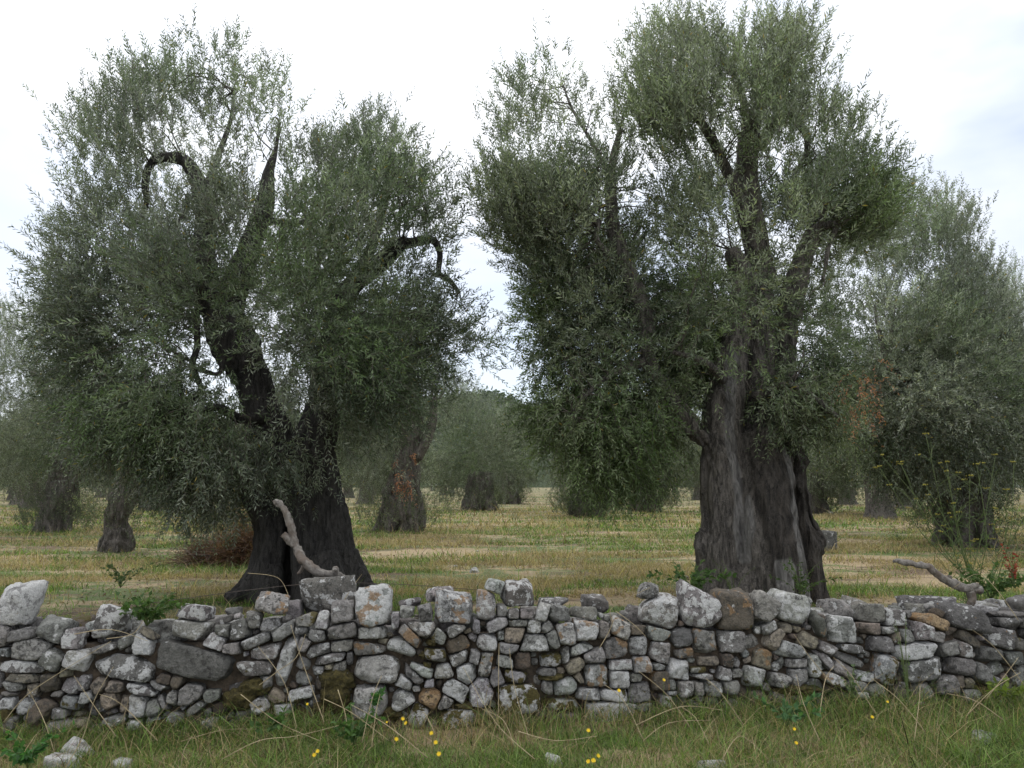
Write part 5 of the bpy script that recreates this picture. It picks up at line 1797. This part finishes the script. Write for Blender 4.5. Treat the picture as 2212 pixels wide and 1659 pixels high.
# long dry grass stalks
def stalks():
    rows = [[(8, 1560, 4.3), (60, 1500, 4.35), (150, 1440, 4.4), (240, 1385, 4.5)], [(140, 1660, 4.2), (180, 1590, 4.3), (205, 1510, 4.35), (245, 1440, 4.45)], [(250, 1590, 4.3), (200, 1520, 4.35), (160, 1460, 4.4)],
            [(340, 1600, 4.3), (260, 1520, 4.35), (215, 1500, 4.4)], [(390, 1660, 4.1), (398, 1620, 4.1), (415, 1590, 4.15)], [(700, 1560, 4.4), (675, 1490, 4.5), (650, 1420, 4.6), (628, 1350, 4.7)],
            [(520, 1500, 4.4), (600, 1560, 4.35), (690, 1600, 4.3)], [(1155, 1640, 4.1), (1070, 1560, 4.3), (1000, 1440, 4.5)], [(1077, 1545, 4.4), (1077, 1460, 4.45), (1078, 1390, 4.6)], [(1490, 1570, 4.3), (1440, 1500, 4.4), (1380, 1450, 4.5)],
            [(700, 1510, 4.5), (760, 1540, 4.4), (840, 1600, 4.3)], [(738, 1305, 5.2), (760, 1270, 5.3), (782, 1240, 5.3)], [(535, 1238, 5.6), (600, 1248, 5.6), (625, 1290, 5.4)], [(1295, 1400, 4.9), (1322, 1350, 4.95), (1325, 1310, 5.0), (1420, 1262, 5.4)],
            [(1330, 1320, 4.9), (1370, 1350, 4.85), (1395, 1375, 4.8)], [(2200, 1340, 5.3), (2150, 1270, 5.4), (2110, 1240, 5.5), (2060, 1270, 5.5)], [(1800, 1480, 4.7), (1750, 1420, 4.8), (1715, 1370, 4.9)], [(1890, 1540, 4.5), (1840, 1460, 4.6), (1800, 1420, 4.7)],
            [(1975, 1600, 4.4), (1985, 1520, 4.5), (1988, 1480, 4.6)], [(2130, 1510, 4.8), (2170, 1460, 4.9), (2200, 1420, 5.0)], [(2212, 1480, 4.9), (2150, 1400, 5.0), (2100, 1360, 5.1)], [(160, 1370, 4.6), (240, 1360, 4.6), (320, 1385, 4.6)],
            [(230, 1380, 4.5), (285, 1370, 4.6), (310, 1340, 4.7)], [(950, 1265, 5.6), (965, 1290, 5.3), (985, 1310, 5.2)], [(95, 1200, 6.5), (90, 1250, 6.4), (72, 1295, 6.3)], [(560, 1480, 4.45), (600, 1450, 4.5), (640, 1420, 4.6), (660, 1370, 4.7)],
            [(730, 1490, 4.5), (745, 1540, 4.4), (750, 1570, 4.35)], [(480, 1640, 4.2), (560, 1600, 4.25), (640, 1590, 4.3), (740, 1565, 4.35)], [(1560, 1640, 4.1), (1600, 1590, 4.2), (1660, 1640, 4.15)], [(1120, 1580, 4.3), (1200, 1600, 4.2), (1290, 1590, 4.2)]]
    rg = np.random.default_rng(31)
    for k in range(20):
        u0 = rg.uniform(0, 2212); d0 = rg.uniform(4.1, 4.6); v0 = np.interp(u0, [0, 2212], [1610, 1540]) + rg.uniform(-20, 60)
        an = rg.normal() * .8; L_ = rg.uniform(70, 210)
        u1, v1 = u0 + math.sin(an) * L_, v0 - abs(math.cos(an)) * L_
        rows.append([(u0, v0, d0), ((u0 + u1) / 2 + rg.normal() * 8, (v0 + v1) / 2 - 10, d0 + .1), (u1, v1 + rg.uniform(0, 30), d0 + .22)])
    for i, r in enumerate(rows):
        p = [P(*q) for q in r]
        base = np.array(p[0])
        b = Bag(); b.add(tube(p, np.linspace(.0026, .0012, len(p)), seg=5, sub=6, seed=i))
        o = link('dry_stalk', b.mesh('dry_stalk', [M_STRAW], True, base), None, label='long pale dry grass stalk leaning in front of or over the wall', category='grass stalk', group='dry grass stalks along the wall')
        o.location = tuple(base)
stalks()
def loose_straw():
    rg = np.random.default_rng(12)
    n = 900
    y = rg.uniform(3.6, 5.2, n); x = rg.uniform(-1, 1, n) * (y * .72)
    ok = wall_s(x, y) > .0
    x, y = x[ok], y[ok]
    c = DRY * rg.uniform(.8, 1.5, (len(x), 1))
    V, Q, C = blades(np.stack([x, y, ground_z(x, y) + .02], -1), rg, rg.uniform(.05, .16, len(x)), rg.uniform(.0018, .003, len(x)), rg.uniform(.5, 3.0, len(x)), c, 3)
    link('dry_straw', mesh_np('dry_straw', V, Q, attrs={'tint': ('FACE', C)}, mats=[M_GRASS]), kind='stuff', label='dry straw tangled through the foreground grass', category='straw')
loose_straw()
